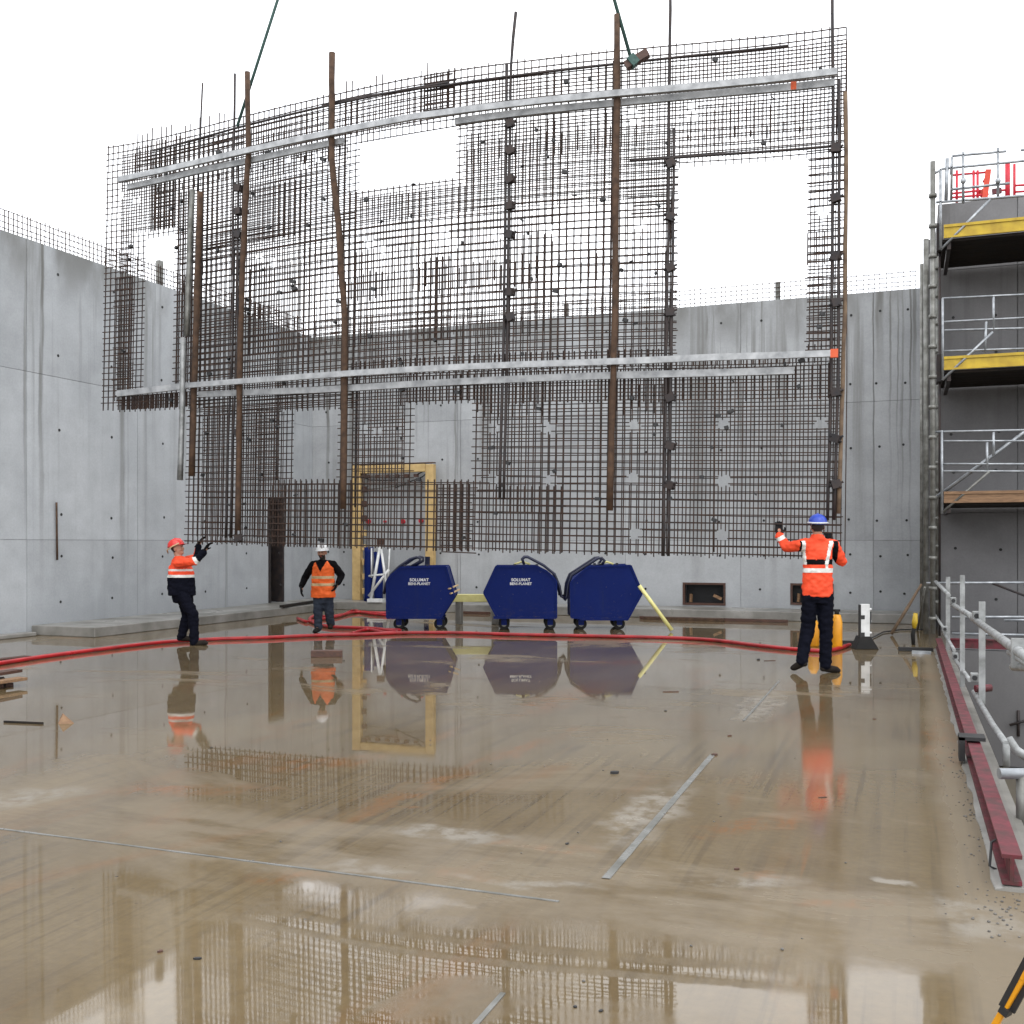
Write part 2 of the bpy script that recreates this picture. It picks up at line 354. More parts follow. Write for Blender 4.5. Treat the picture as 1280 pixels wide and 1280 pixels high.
M['hair'] = simple('dark beard', (.015, .011, .009), (.03, .02, .015), .8)
M['hiviz'] = simple('orange hi vis cloth', (.80, .066, .014), (.66, .050, .011), .75, 0, 7, .1)
M['vest'] = simple('orange vest cloth', (.80, .125, .012), (.66, .095, .010), .75, 0, 7, .1)
M['reflect'] = simple('silver reflective band', (.68, .67, .64), (.55, .54, .5), .4)
M['tan_band'] = simple('worn reflective band', (.55, .40, .22), (.45, .30, .15), .5)
M['navy'] = simple('navy workwear', (.0025, .003, .007), (.006, .0065, .012), .9, 0, 9, .1, spec=.08)
M['blackcloth'] = simple('black fleece', (.004, .0038, .005), (.008, .007, .008), .9, 0, 9, .1, spec=.08)
M['jeans'] = simple('dark jeans', (.022, .027, .04), (.045, .055, .075), .9, 0, 6, .1, spec=.15)
M['boot'] = simple('work boot', (.010, .008, .007), (.024, .019, .015), .8, 0, 12, .1, spec=.15)
M['glove'] = simple('black glove', (.006, .006, .007), (.014, .014, .014), .85, 0, 12, .1, spec=.15)
M['h_red'] = simple('red helmet', (.62, .035, .03), (.5, .02, .02), .3, 0, 3, 0)
M['h_white'] = simple('white helmet', (.78, .78, .78), (.68, .68, .67), .3, 0, 3, 0)
M['h_blue'] = simple('blue helmet', (.02, .06, .42), (.015, .045, .34), .3, 0, 3, 0)

# ================================================================== THE SETTING
LU, BV, WT = -14.25, 23.15, 6.88         # left wall face, back wall face, wall top
PV0, PV1, PU = 5.25, 17.0, .62           # the pit beside the slab
# ground around the slab, far out to the horizon
mb = MB(); mb.box((-600, -600, -2.2), (600, 600, -1.72)); tag(mb.build('ground', M['ground']), kind='structure')
# slab: top sheet pieces round the pit, each a solid block
mb = MB()
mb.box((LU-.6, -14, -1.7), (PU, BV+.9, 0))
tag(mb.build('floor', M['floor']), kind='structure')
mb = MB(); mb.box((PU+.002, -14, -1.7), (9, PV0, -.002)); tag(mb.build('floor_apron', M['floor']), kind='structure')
mb = MB(); mb.box((PU+.002, PV1, -1.7), (9, BV+.9, -.002)); tag(mb.build('floor_landing', M['wall_dark']), kind='structure')
# joint strips let into the slab
def strip(name, u0, v0, u1, v1, w):
    mb = MB(); n = 14; L, R = [], []
    d = Vector((u1-u0, v1-v0, 0)); p = Vector((-d.y, d.x, 0)).normalized()
    for i in range(n+1):
        q = Vector((u0, v0, 0))+d*(i/n); ww = w*(.92+.16*random.random())
        L.append(q+p*ww/2+Vector((0,0,.004))); R.append(q-p*ww/2+Vector((0,0,.004)))
    lo = [x-Vector((0,0,.02)) for x in L]; ro = [x-Vector((0,0,.02)) for x in R]
    vs = L+R+lo+ro; k = n+1
    fs = [(i, i+1, k+i+1, k+i) for i in range(n)]+[(i, 2*k+i, 2*k+i+1, i+1) for i in range(n)]+[(k+i, k+i+1, 3*k+i+1, 3*k+i) for i in range(n)]
    mb.add(vs, fs); return tag(mb.build(name, M['strip']), kind='structure')
strip('floor_joint', -1.34, 4.8, -1.37, 7.9, .042)
strip('floor_joint', -1.37, 9.5, -1.38, 12.4, .02)
strip('floor_joint', -1.33, 1.2, -1.34, 3.45, .02)
strip('floor_joint', -9.0, 4.46, -1.45, 4.42, .016)
# concrete ledges at the foot of the walls
mb = MB(); mb.box((LU, 14.0, .0), (-12.86, BV-1.15, .17)); tag(mb.build('ledge', M['ledge'], bevel=.015), kind='structure')
mb = MB(); mb.box((LU, -6, .0), (LU+.22, 13.9, .07)); tag(mb.build('ledge', M['ledge'], bevel=.015), kind='structure')
mb = MB(); mb.box((LU, BV-1.14, .0), (.4, BV, .19)); tag(mb.build('ledge', M['ledge'], bevel=.015), kind='structure')

# ---- concrete walls made of poured panels with open joints
ROWS = [0.0, 1.66, 4.58, WT]
HOLES_Z = [.57, 1.35, 2.1, 3.64, 4.96, 6.45]
def wall_panels(root, axis, face, edges, thick, openings=(), mat='wall', rows=ROWS, sign=1):
    """axis 'u': wall along u at v=face (solid beyond, sign=+1); axis 'v': along v at u=face (solid at smaller u, sign=-1)"""
    g = .0035
    def bx(mb, a0, a1, z0, z1, d0, d1):
        f0, f1 = face+sign*d0, face+sign*d1
        if axis == 'u': mb.box((a0, min(f0,f1), z0), (a1, max(f0,f1), z1))
        else: mb.box((min(f0,f1), a0, z0), (max(f0,f1), a1, z1))
    for i in range(len(edges)-1):
        for j in range(len(rows)-1):
            a0, a1, z0, z1 = edges[i]+g, edges[i+1]-g, rows[j]+(g if j else 0), rows[j+1]-(g if j < len(rows)-2 else 0)
            ops = [o for o in openings if o[0] < a1 and o[1] > a0 and o[2] < z1 and o[3] > z0]
            mb = MB(); d = random.uniform(0, .006)
            if not ops: bx(mb, a0, a1, z0, z1, d, .12)
            else:
                xs = sorted({a0, a1, *[min(max(x, a0), a1) for o in ops for x in o[:2]]})
                for x0, x1 in zip(xs, xs[1:]):
                    if x1-x0 < 1e-4: continue
                    xm = (x0+x1)/2; zs = [z0]
                    hole = [o for o in ops if o[0] < xm < o[1]]
                    if not hole: bx(mb, x0, x1, z0, z1, d, .12); continue
                    o = hole[0]
                    if o[2] > z0+1e-3: bx(mb, x0, x1, z0, o[2], d, .12)
                    if o[3] < z1-1e-3: bx(mb, x0, x1, o[3], z1, d, .12)
            mb.build('concrete_panel', M[mat], root)
    core = MB(); rest = []
    xs = sorted({edges[0], edges[-1], *[x for o in openings for x in o[:2]]})
    for x0, x1 in zip(xs, xs[1:]):
        xm = (x0+x1)/2; h = [o for o in openings if o[0] < xm < o[1]]
        zz = [(0.0, rows[-1]-.004)] if not h else [(0.0, h[0][2]), (h[0][3], rows[-1]-.004)]
        for z0, z1 in zz:
            if z1-z0 > 1e-3: bx(core, x0, x1, z0, z1, .02, .42)
    core.build('wall_core', M['joint'], root)
def tie_holes(root, axis, face, xs, zs, sign, skip=lambda a, z: False):
    mb = MB()
    for a in xs:
        for z in zs:
            a2, z2 = a+random.uniform(-.05, .05), z+random.uniform(-.03, .03)
            if skip(a2, z2): continue
            n = 8; r = .027; d = Vector((0, -sign*.003, 0)) if axis == 'u' else Vector((-sign*.003, 0, 0))
            ctr = Vector((a2, face, z2)) if axis == 'u' else Vector((face, a2, z2))
            e1 = Vector((1,0,0)) if axis == 'u' else Vector((0,1,0)); e2 = Vector((0,0,1))
            ring = [ctr+(e1*math.cos(2*math.pi*k/n)+e2*math.sin(2*math.pi*k/n))*r-d*8 for k in range(n)]
            mb.prism(ring, d*9)
    o = mb.build('tie_hole_plugs', M['hole'], root); o['kind'] = 'stuff'

# left wall with a tall narrow dark doorway near the corner
lw = thing('concrete_wall', (LU, 13, 0), 'long grey concrete wall on the left, seen obliquely, running back to the corner', 'wall')
DOOR = (21.2, 21.85, .17, 2.68)
wall_panels(lw, 'v', LU, [-6.1, -2.6, .9, 4.4, 7.9, 11.1, 13.9, 16.68, 19.6, 22.2, BV+.4], .4, [DOOR], sign=-1, mat='wall_left')
tie_holes(lw, 'v', LU, [a for e in (11.1, 13.9, 16.68, 19.6) for a in (e+.75, e+2.1)], HOLES_Z, -1)
mb = MB(); mb.box((LU-.42, DOOR[0], DOOR[2]), (LU-.40, DOOR[1], DOOR[3])); mb.build('doorway_back', M['black'], lw)
mb = MB()
for a0, a1 in ((DOOR[0], DOOR[0]+.07), (DOOR[1]-.07, DOOR[1])): mb.box((LU-.3, a0, DOOR[2]), (LU+.02, a1, DOOR[3]))
mb.box((LU-.3, DOOR[0]+.07, DOOR[3]-.07), (LU+.02, DOOR[1]-.07, DOOR[3])); mb.build('door_frame', M['steel_dark'], lw)
# back wall with two low openings
bw = thing('concrete_wall', (-7, BV, 0), 'grey concrete back wall facing the camera behind the hanging rebar panel', 'wall')
def uv(px, py): q = on_v(px, py, BV); return q.x, q.z
OP = []
for (x0, x1, y0, y1) in ((853.5, 907, 728, 757), (988, 1042, 729, 757)):
    a0, z1 = uv(x0, y0); a1, z0 = uv(x1, y1); OP.append((a0, a1, max(z0, .2), z1))
edges = [LU, -12.9, -10.1, uv(572, 700)[0], -6.0, -3.4, uv(1092, 600)[0], uv(1150, 600)[0]+.02]
edges = sorted(edges)
wall_panels(bw, 'u', BV, edges, .4, OP, sign=1)
cols = [a for e0, e1 in zip(edges, edges[1:]) for a in (e0+.45, e1-.45) if e1-e0 > 1.0]+[uv(1090, 600)[0]+.12, uv(1132, 600)[0]]
tie_holes(bw, 'u', BV, cols, HOLES_Z, 1, lambda a, z: any(o[0]-.1 < a < o[1]+.1 and o[2]-.1 < z < o[3]+.1 for o in OP))
for (a0, a1, z0, z1) in OP:
    mb = MB(); mb.box((a0-.01, BV+.40, z0), (a1+.01, BV+.43, z1)); rc = mb.build('opening_back', M['black'], bw)
    mb = MB()
    t = .045
    mb.box((a0, BV-.015, z0), (a1, BV+.1, z0+t)); mb.box((a0, BV-.015, z1-t), (a1, BV+.1, z1))
    mb.box((a0, BV-.015, z0+t), (a0+t, BV+.1, z1-t)); mb.box((a1-t, BV-.015, z0+t), (a1, BV+.1, z1-t))
    mb.build('opening_frame', M['wood'], bw)
    mb = MB()
    mb.beam((a0+.16, BV+.1, z0+.06), (a0+.17, BV+.1, z0+.24), .05, .05); mb.beam((a1-.27, BV+.06, z0+.22), (a1-.09, BV+.05, z0+.14), .07, .06)
    mb.build('timber_offcut', M['wood_l'], bw)
# starter bars standing on the wall tops
def starters(root, axis, face, a0, a1, step, h, depth):
    n = int((a1-a0)/step); mesh = None
    base = MB(); base.tube([(0,0,-.06), (0,0,h)], .009, 4)
    for i in range(n+1):
        a = a0+i*step+random.uniform(-.012, .012)
        if mesh is None:
            o = base.build('starter_bar', M['rebar2'], root, local=True); mesh = o
        else:
            o = bpy.data.objects.new('starter_bar', mesh.data); COL.objects.link(o); o.parent = root
        q = Vector((a, face+depth, WT)) if axis == 'u' else Vector((face+depth, a, WT))
        o.location = mw(root).inverted() @ q
        o.rotation_euler = (random.uniform(-.03, .03), random.uniform(-.03, .03), 0)
        o.scale = (1, 1, random.uniform(.94, 1.06))
    for z in (.09, .19, .29, .39):
        mb = MB(); p = [((a0+(a1-a0)*k/12), z+random.uniform(-.012, .012)) for k in range(13)]
        mb.tube([(a, face+depth+.012, WT+q) if axis == 'u' else (face+depth-.012, a, WT+q) for a, q in p], .009, 4)
        mb.build('distribution_bar', M['rebar2'], root)
starters(lw, 'v', LU, 11.8, 22.9, .1, .42, -.1)
starters(bw, 'u', BV, -14.2, edges[-1]-.1, .115, .42, .1)
q = on_u(208, 330, LU); mb = MB(); mb.box((LU-.22, q.y-.06, WT-.02), (LU-.12, q.y+.06, WT+.55)); mb.build('upstand_post', M['galv_d'], lw)
for px, h in ((705, .33), (971, .42)):
    q = on_v(px, 370, BV); mb = MB(); mb.box((q.x-.05, BV+.14, WT-.02), (q.x+.05, BV+.24, WT+h)); mb.build('upstand_post', M['galv_d'], bw)
# a rusty bar stuck on the left wall
a = on_u(69, 628, LU); b = on_u(70, 700, LU); mb = MB(); e = Vector((.03, 0, 0)); mb.tube([a+e, (a+b)/2+e, b+e], .018, 6)
mb.build('embedded_bar', M['pole'], lw)

# ================================================================== THE HANGING REBAR PANEL
pxs = np.array([135, 159, 250, 319, 417, 507, 569, 636, 770, 890, 1058.])
Ds = np.array([16.95, 16.85, 16.2, 15.6, 14.95, 14.47, 14.2, 14.0, 13.65, 13.37, 13.0])
Xs = (pxs-640)/F*Ds
pf = np.polyfit(Xs, Ds, 4)
xx = np.linspace(Xs[0], Xs[-1], 400); yy = np.polyval(pf, xx)
ss = np.concatenate([[0], np.cumsum(np.hypot(np.diff(xx), np.diff(yy)))]); SL = float(ss[-1])
pxx = 640+F*xx/yy
tx, ty = np.gradient(xx, ss), np.gradient(yy, ss)
def shear(sv, z): return (.024*(1-sv/SL)+.011*(sv/SL))*(8.05-z)
def warp(sv, z): return z+.25*(1-sv/SL)*min(1, max(0, (7.4-z)/6))
def MP(sv, z, off=0.0):
    q = sv-shear(sv, z); X = np.interp(q, ss, xx); Y = np.interp(q, ss, yy)
    if q < 0: X += q*tx[0]; Y += q*ty[0]
    a, b = np.interp(q, ss, tx), np.interp(q, ss, ty)
    return W(float(X-b*off), float(Y+a*off), warp(sv, z))
def SZ(px, py, off=0.0):
    q = float(np.interp(px, pxx, ss)); D0 = float(np.interp(q, ss, yy)); D = D0+off
    q += (px-640)/F*off*.97; z = CH+(HY-py)/F*D
    z0 = z
    for _ in range(6): z0 -= warp(q, z0)-z
    return q+shear(q, z0), z0
ZT = 8.05
S235 = SZ(234, 600)[0]
def rect(x0, y0, x1, y1):
    a0, zt = SZ(x0, y0); a1, zb = SZ(x1, y1); return (a0, a1, zb, zt)
def rz(x0, x1, z0, z1, ym): return (SZ(x0, ym)[0], SZ(x1, ym)[0], z0, z1)
OPEN = [rz(434, 572, 6.57, 7.42, 200), rz(846, 1009.5, 3.98, 6.57, 300), rz(163, 219, 3.9, 6.56, 390),
        rz(349, 424, 2.40, 3.47, 560), rz(504, 592, 2.38, 3.48, 560)]
SMALL = []
for px, py in ((462, 305), (556, 296), (619, 292), (685, 286), (799, 279), (866, 132), (792, 142), (325, 322), (362, 198), (397, 196),
               (457, 536), (617, 534), (683, 533), (792, 530), (905, 528), (1026, 528), (617, 598), (683, 598), (790, 597), (905, 600), (793, 667), (903, 668), (1030, 262), (153, 243)):
    a, z = SZ(px, py); SMALL.append((a-.075, a+.075, z-.07, z+.07))
def zbot(sv): return 3.62 if sv < S235 else 1.40
def cuts(lo, hi, holes):
    seg = [(lo, hi)]
    for h0, h1 in holes:
        seg = [t for a, b in seg for t in ((a, min(b, h0)), (max(a, h1), b)) if t[1]-t[0] > .05]
    return seg
panel = thing('rebar_panel', (MP(SL/2, 1.4).x, MP(SL/2, 1.4).y, 1.4), 'huge curved rusty rebar mesh panel with cut-out openings hanging from two crane slings', 'rebar panel')
MATBAR = [M['rebar'], M['rebar2']]
def vbar(mb, sv, z0, z1, off, r):
    n = max(2, int((z1-z0)/1.3)+1)
    mb.tube([MP(sv, z0+(z1-z0)*k/n, off) for k in range(n+1)], r, 4, smooth=False)
def hbar(mb, z, s0, s1, off, r, wob=0.0, fan=0):
    n = max(2, int((s1-s0)/.5)+1); ph = random.random()*6
    mb.tube([MP(s0+(s1-s0)*k/n, z+wob*math.sin(ph+k*.9), off) for k in range(n+1)], r, 4, smooth=False)
NV = int(SL/.1)
for i in range(NV+1):
    sv = i*SL/NV+random.uniform(-.003, .003); sv = min(max(sv, 0), SL)
    px = float(np.interp(sv, ss, pxx)); top = ZT
    if (155 < px < 285 or 430 < px < 566) and random.random() < .6: top += random.uniform(.08, .16)
    for z0, z1 in cuts(zbot(sv), top+random.uniform(-.02, .03), [(o[2], o[3]) for o in OPEN+SMALL if o[0] < sv < o[1]]):
        mb = MB(); vbar(mb, sv, z0-random.uniform(0, .03), z1, 0.0, .0092); mb.build('vertical_bar', M['rebar'], panel)
NH = int((ZT-1.42)/.1)
for j in range(NH+1):
    z = 1.43+j*(ZT-1.45)/NH+random.uniform(-.003, .003)
    lo = 0 if z > 3.66 else S235
    for a, b in cuts(lo, SL, [(o[0], o[1]) for o in OPEN+SMALL if o[2] < z < o[3]]):
        mb = MB(); hbar(mb, z, a-random.uniform(0, .03), b+random.uniform(-.01, .03), -.018, .0092, .005); mb.build('horizontal_bar', M['rebar'], panel)
# rear mat and the lapped, doubled zones: past counting, one part
mb = MB(); RO = .34
for i in range(NV+1):
    sv = i*SL/NV+.045+random.uniform(-.003, .003)
    for z0, z1 in cuts(zbot(sv), ZT+random.uniform(-.05, .03), [(o[2], o[3]) for o in OPEN+SMALL if o[0] < sv < o[1]]):
        vbar(mb, sv, z0, z1, RO, .0085)
for j in range(NH+1):
    z = 1.43+j*(ZT-1.45)/NH+random.uniform(-.003, .003)
    for a, b in cuts(0 if z > 3.66 else S235, SL, [(o[0], o[1]) for o in OPEN+SMALL if o[2] < z < o[3]]):
        hbar(mb, z, a, b, RO-.018, .0085, .006)
def lap_v(x0, y0, x1, y1, step, off, r, jit=.0):
    a0, zt = SZ(x0, y0); a1, zb = SZ(x1, y1); zb = SZ(x0, y1)[1]; k = a0
    while k < a1:
        kk = k+random.uniform(-.003, .003)
        for z0, z1 in cuts(max(zb+random.uniform(-jit, jit), 1.38), zt+random.uniform(-jit, jit), [(o[2], o[3]) for o in OPEN+SMALL if o[0] < kk < o[1]]): vbar(mb, kk, z0, z1, off, r)
        k += step
def lap_h(x0, y0, x1, y1, step, off, r):
    a0, zt = SZ(x0, y0); a1 = SZ(x1, y0)[0]; zb = SZ(x0, y1)[1]; k = zb
    while k < zt:
        for s0_, s1_ in cuts(a0+random.uniform(-.05, .05), a1+random.uniform(-.05, .05), [(o[0], o[1]) for o in OPEN+SMALL if o[2] < k < o[3]]): hbar(mb, k, s0_, s1_, off, r, .006)
        k += step
lap_v(300, 232, 842, 300, .1, .2, .0065, .05); lap_h(300, 225, 842, 300, .1, .2, .0065); lap_v(250, 180, 430, 232, .1, .2, .006); lap_v(575, 160, 1045, 200, .1, .18, .006, .05); lap_v(300, 330, 842, 440, .1, .22, .006, .05)
lap_v(430, 345, 842, 372, .1, .05, .010, .08); lap_v(250, 330, 430, 345, .1, .06, .008, .1)
lap_v(500, 470, 1040, 508, .1, .03, .013, .02); lap_v(595, 480, 840, 516, .1, .09, .009, .06)
lap_v(530, 92, 568, 138, .09, .03, .013, .02); lap_h(530, 92, 568, 138, .09, .03, .012)
lap_v(530, 322, 562, 425, .09, .03, .013); lap_h(530, 322, 562, 425, .1, .03, .012)
lap_v(545, 605, 592, 690, .095, .03, .014); lap_h(548, 605, 592, 690, .1, .03, .011)
lap_v(592, 607, 705, 640, .1, .06, .010); lap_v(672, 640, 705, 693, .1, .06, .010); lap_h(592, 607, 705, 640, .1, .05, .009)
lap_v(338, 606, 440, 684, .06, .05, .007); lap_v(236, 520, 350, 670, .09, .12, .006)
lap_v(190, 200, 218, 290, .06, .03, .011); lap_h(192, 236, 216, 290, .08, .03, .010); lap_v(222, 240, 238, 480, .05, .03, .010); lap_h(222, 284, 300, 330, .08, .03, .010)
lap_v(140, 345, 162, 500, .05, .12, .008); lap_h(140, 345, 162, 500, .09, .1, .009); lap_v(150, 495, 232, 512, .05, .05, .012)
lap_h(240, 296, 440, 325, .08, .03, .010); lap_h(790, 236, 842, 266, .1, .03, .012); lap_h(236, 500, 440, 520, .06, .03, .010)
lap_v(165, 180, 230, 215, .06, .1, .008, .05); lap_h(240, 390, 345, 470, .09, .06, .008); lap_h(320, 505, 345, 600, .09, .05, .008)
lap_v(1010, 290, 1050, 330, .1, .05, .011); lap_h(1010, 225, 1050, 440, .085, .1, .008)
lap_v(860, 155, 1010, 168, .2, .3, .009, .05); lap_v(600, 165, 770, 190, .22, .2, .009, .06)
lap_v(170, 232, 430, 240, .13, .2, .008, .04); lap_v(430, 450, 1030, 470, .075, .2, .011, .01)
lap_h(170, 195, 300, 205, .06, .08, .008)
rear = mb.build('rear_mat', M['rebar'], panel, kind='stuff')
# plastic spacers clipped between the mats
mb = MB()
for k in range(190):
    sv = random.uniform(.2, SL-.2); z = random.uniform(1.5, 7.9)
    if z < zbot(sv)+.1 or any(o[0] < sv < o[1] and o[2] < z < o[3] for o in OPEN): continue
    q = MP(sv, z, -.03); mb.beam(q, q+Vector((random.uniform(-.05, .05), 0, random.uniform(-.03, .03)))+Vector((.03, 0, 0)), .05, .045)
mb.build('spacers', M['black'], panel, kind='stuff')
# aluminium stiffening beams
def rail(name, pts, w, h, off, mat):
    mb = MB(); q = [SZ(x, y, off) for x, y in pts]
    n = 12; s0, s1 = q[0][0], q[-1][0]
    sa = [p[0] for p in q]; za = [p[1] for p in q]
    rows = []
    for k in range(n+1):
        sv = s0+(s1-s0)*k/n; z = float(np.interp(sv, sa, za))
        rows.append([MP(sv, z+dz, off+do) for do, dz in ((-w/2, -h/2), (w/2, -h/2), (w/2, h/2), (-w/2, h/2))])
    vs = [p for r in rows for p in r]
    fs = [(4*i+j, 4*i+(j+1)%4, 4*i+4+(j+1)%4, 4*i+4+j) for i in range(n) for j in range(4)]+[(3,2,1,0), tuple(4*n+j for j in range(4))]
    mb.add(vs, fs); return mb.build(name, mat, panel)
rail('stiffening_beam', [(155, 225), (250, 204), (319, 188), (422, 166), (516, 147), (572, 139), (637, 131), (769, 117), (906, 105), (1053, 88)], .05, .082, -.19, M['alu'])
rail('stiffening_beam', [(162, 234), (250, 214), (319, 200), (432, 176)], .05, .09, -.06, M['alu'])
rail('stiffening_beam', [(571, 152), (637, 143), (769, 129), (906, 116), (1045, 103)], .05, .09, -.06, M['alu'])
rail('stiffening_beam', [(240, 482), (412, 469), (775, 452), (900, 446), (1053, 441)], .05, .082, -.19, M['alu'])
rail('stiffening_beam', [(149, 492), (237, 482)], .05, .10, -.06, M['alu'])
rail('stiffening_beam', [(252, 493), (412, 487), (600, 476), (775, 469), (994, 463)], .05, .09, -.06, M['alu'])
rail('marker_tape', [(990, 108), (997, 107.5)], .058, .1, -.06, M['crimson_tape']); rail('marker_tape', [(1044, 441.5), (1054, 441)], .058, .105, -.19, M['crimson_tape'])
# poles lashed to the mat
def pole(name, pts, r, off, mat, n=8):
    q = [SZ(x, y, off) for x, y in pts]; P3 = []
    for (s0, z0), (s1, z1) in zip(q, q[1:]):
        m = max(2, int(abs(z1-z0)/.35))
        for k in range(m): P3.append(MP(s0+(s1-s0)*k/m+random.uniform(-.006, .006), z0+(z1-z0)*k/m, off))
    P3.append(MP(q[-1][0], q[-1][1], off))
    mb = MB(); mb.tube(P3, [r*random.uniform(.88, 1.1) for _ in P3], n); return mb.build(name, mat, panel)
pole('lashed_pole', [(315, 90), (316, 190), (310, 300), (306, 420), (304, 540), (303, 663)], .042, -.13, M['pole'])
pole('lashed_pole', [(420, 66), (420, 200), (428, 280), (436, 400), (435, 520), (434, 636)], .046, -.13, M['pole'])
pole('lashed_pole', [(774, 18), (773, 200), (771, 400), (767, 540), (764.5, 638)], .045, -.13, M['pole'])
pole('lashed_pole', [(256, 240), (253, 330), (249, 460), (245, 595)], .05, -.13, M['pole'])
pole('edge_pole', [(1061, 115), (1060, 260), (1057, 390), (1053, 520), (1049, 642)], .028, -.03, M['pole_l'])
pole('edge_strip', [(246, 237), (242, 330), (239, 420)], .045, -.13, M['galv_d'], 4); pole('edge_strip', [(239, 422), (238, 500), (235, 600)], .045, -.24, M['white_d'], 4)
# doubled stiffener bars with clamps
def stiff(pts, gap, clamps, r=.020, tops=()):
    q0 = pole('stiffener_bar', [(x, y) for x, y in pts], r, -.05, M['steel_dark'], 6)
    pole('stiffener_bar', [(x+gap, y) for x, y in pts[1:]], r, -.05, M['steel_dark'], 6)
    for x, y in clamps:
        a, z = SZ(x+gap/2, y, -.07); mb = MB()
        p = MP(a, z, -.07)
        mb.box((-.055, -.04, -.05), (.055, .04, .05), M=Matrix.Translation(p) @ Matrix.Rotation(random.uniform(-.4, .4), 4, 'Z') @ Matrix.Rotation(random.uniform(-.5, .5), 4, 'Y'))
        mb.tube([p+Vector((-.085, 0, -.03)), p+Vector((.09, 0, .03))], .016, 5)
        mb.tube([p+Vector((-.07, -.02, .045)), p+Vector((.07, -.02, -.05))], .014, 5)
        mb.build('clamp', M['steel_dark'], panel)
stiff([(646, 15), (640, 80), (638, 250), (636, 400), (631, 622)], -5, [(642, y) for y in (154, 188, 224, 257, 293, 365, 396)], .022)
stiff([(839, -25), (837, 160), (836, 300), (833, 480), (830, 695)], 6, [(836, y) for y in (204, 271, 334, 390, 497, 557, 606)])
stiff([(1042, -25), (1043, 100), (1042, 300), (1041, 480), (1036, 650)], 8, [(1043, y) for y in (185, 247, 320, 378, 490, 548, 605)])
stiff([(296, 92), (294, 200), (293, 420), (287, 560), (284, 672)], 6, [(298, y) for y in (235, 264, 293, 540, 672)], .019)
pole('stiffener_bar', [(255, 104), (252, 180), (249, 240)], .016, -.05, M['steel_dark'], 6)
pole('stiffener_bar', [(442, 470), (441, 560), (440, 634)], .016, .1, M['steel_dark'], 6); pole('stiffener_bar', [(349, 405), (348, 500), (346, 600)], .012, .0, M['steel_dark'], 6)
pole('stiffener_bar', [(894, 480), (893, 600), (892, 690)], .012, .0, M['rebar2'], 6)
def hpole(pts, r, off, mat):
    q = [SZ(x, y, off) for x, y in pts]; sa = [p[0] for p in q]; za = [p[1] for p in q]; n = 16
    mb = MB(); mb.tube([MP(sa[0]+(sa[-1]-sa[0])*k/n, float(np.interp(sa[0]+(sa[-1]-sa[0])*k/n, sa, za)), off) for k in range(n+1)], r, 6)
    return mb.build('lifting_bar', mat, panel)
hpole([(194, 188), (298, 160), (430, 128), (562, 103)], .019, -.06, M['steel_dark'])
hpole([(405, 131), (480, 117), (562, 106), (660, 93), (770, 80), (880, 68), (987, 57)], .019, -.06, M['steel_dark'])
hpole([(788, 201), (900, 193), (1046, 182)], .019, -.06, M['steel_dark'])
# crane slings
def sling(pa, pb, label, up):
    a = MP(*SZ(*pa, -.08), -.08); d0 = np.interp(SZ(*pa)[0], ss, yy)
    b = P(pb[0], pb[1], float(d0)-.1); b = a+(b-a)*up
    mb = MB(); mb.tube([a, a+(b-a)*.5, b], .024, 8); o = mb.build('crane_sling', M['sling'])
    return tag(o, label, 'sling', 'crane slings holding the rebar panel'), a
sl1, a1 = sling((300, 158), (347, 0), 'green crane sling running up from the left part of the lifting bar', 2.2)
sl2, a2 = sling((791, 76), (768, 0), 'green crane sling tied round the brown block at the upper right', 6)
mb = MB(); D2 = float(np.interp(SZ(795, 75)[0], ss, yy))-.22
mb.beam(P(782, 83, D2), P(810, 66, D2-.05), .1, .1); mb.beam(P(787, 80, D2-.02), P(795, 73, D2-.02), .13, .13, mi=1)
tag(mb.build('timber_block', [M['wood'], M['sling']]), 'short brown timber block wedged in the right sling on the lifting bar', 'timber block')

# ================================================================== RIGHT-HAND BUILDING AND SCAFFOLD
RV = 20.5
rb = thing('concrete_building', (4, RV, 0), 'dark grey concrete building behind the scaffold at the right edge', 'building')
RU = on_v(1172, 500, RV).x; RTOP = on_v(1220, 250, RV).z
red = [RU, on_v(1272, 500, RV).x, on_v(1272, 500, RV).x+1.4, 9]
rows = [0, 2.15, on_v(1220, 480, RV).z+.02, on_v(1220, 335, RV).z, RTOP]
for i in range(len(red)-1):
    for j in range(len(rows)-1):
        d = random.uniform(0, .012); mb = MB(); mb.box((red[i]+.007, RV+d, rows[j]+(.007 if j else 0)), (red[i+1]-.007, RV+.2, rows[j+1]-.007)); mb.build('wall_panel', M['wall_dark'], rb)
mb = MB(); mb.box((RU+.01, RV+.03, 0), (9, RV+2.6, RTOP-.02)); mb.build('wall_core', M['joint'], rb)
mb = MB(); mb.box((RU-.2, RV+.3, 0), (RU-.01, BV-.02, WT+.35)); mb.build('wall_return', M['wall_dark'], rb)
tie_holes(rb, 'u', RV, [RU+.25+k*.75 for k in range(4)], [.6, 1.5, 2.9, 3.6, 5.0, 5.7], 1)
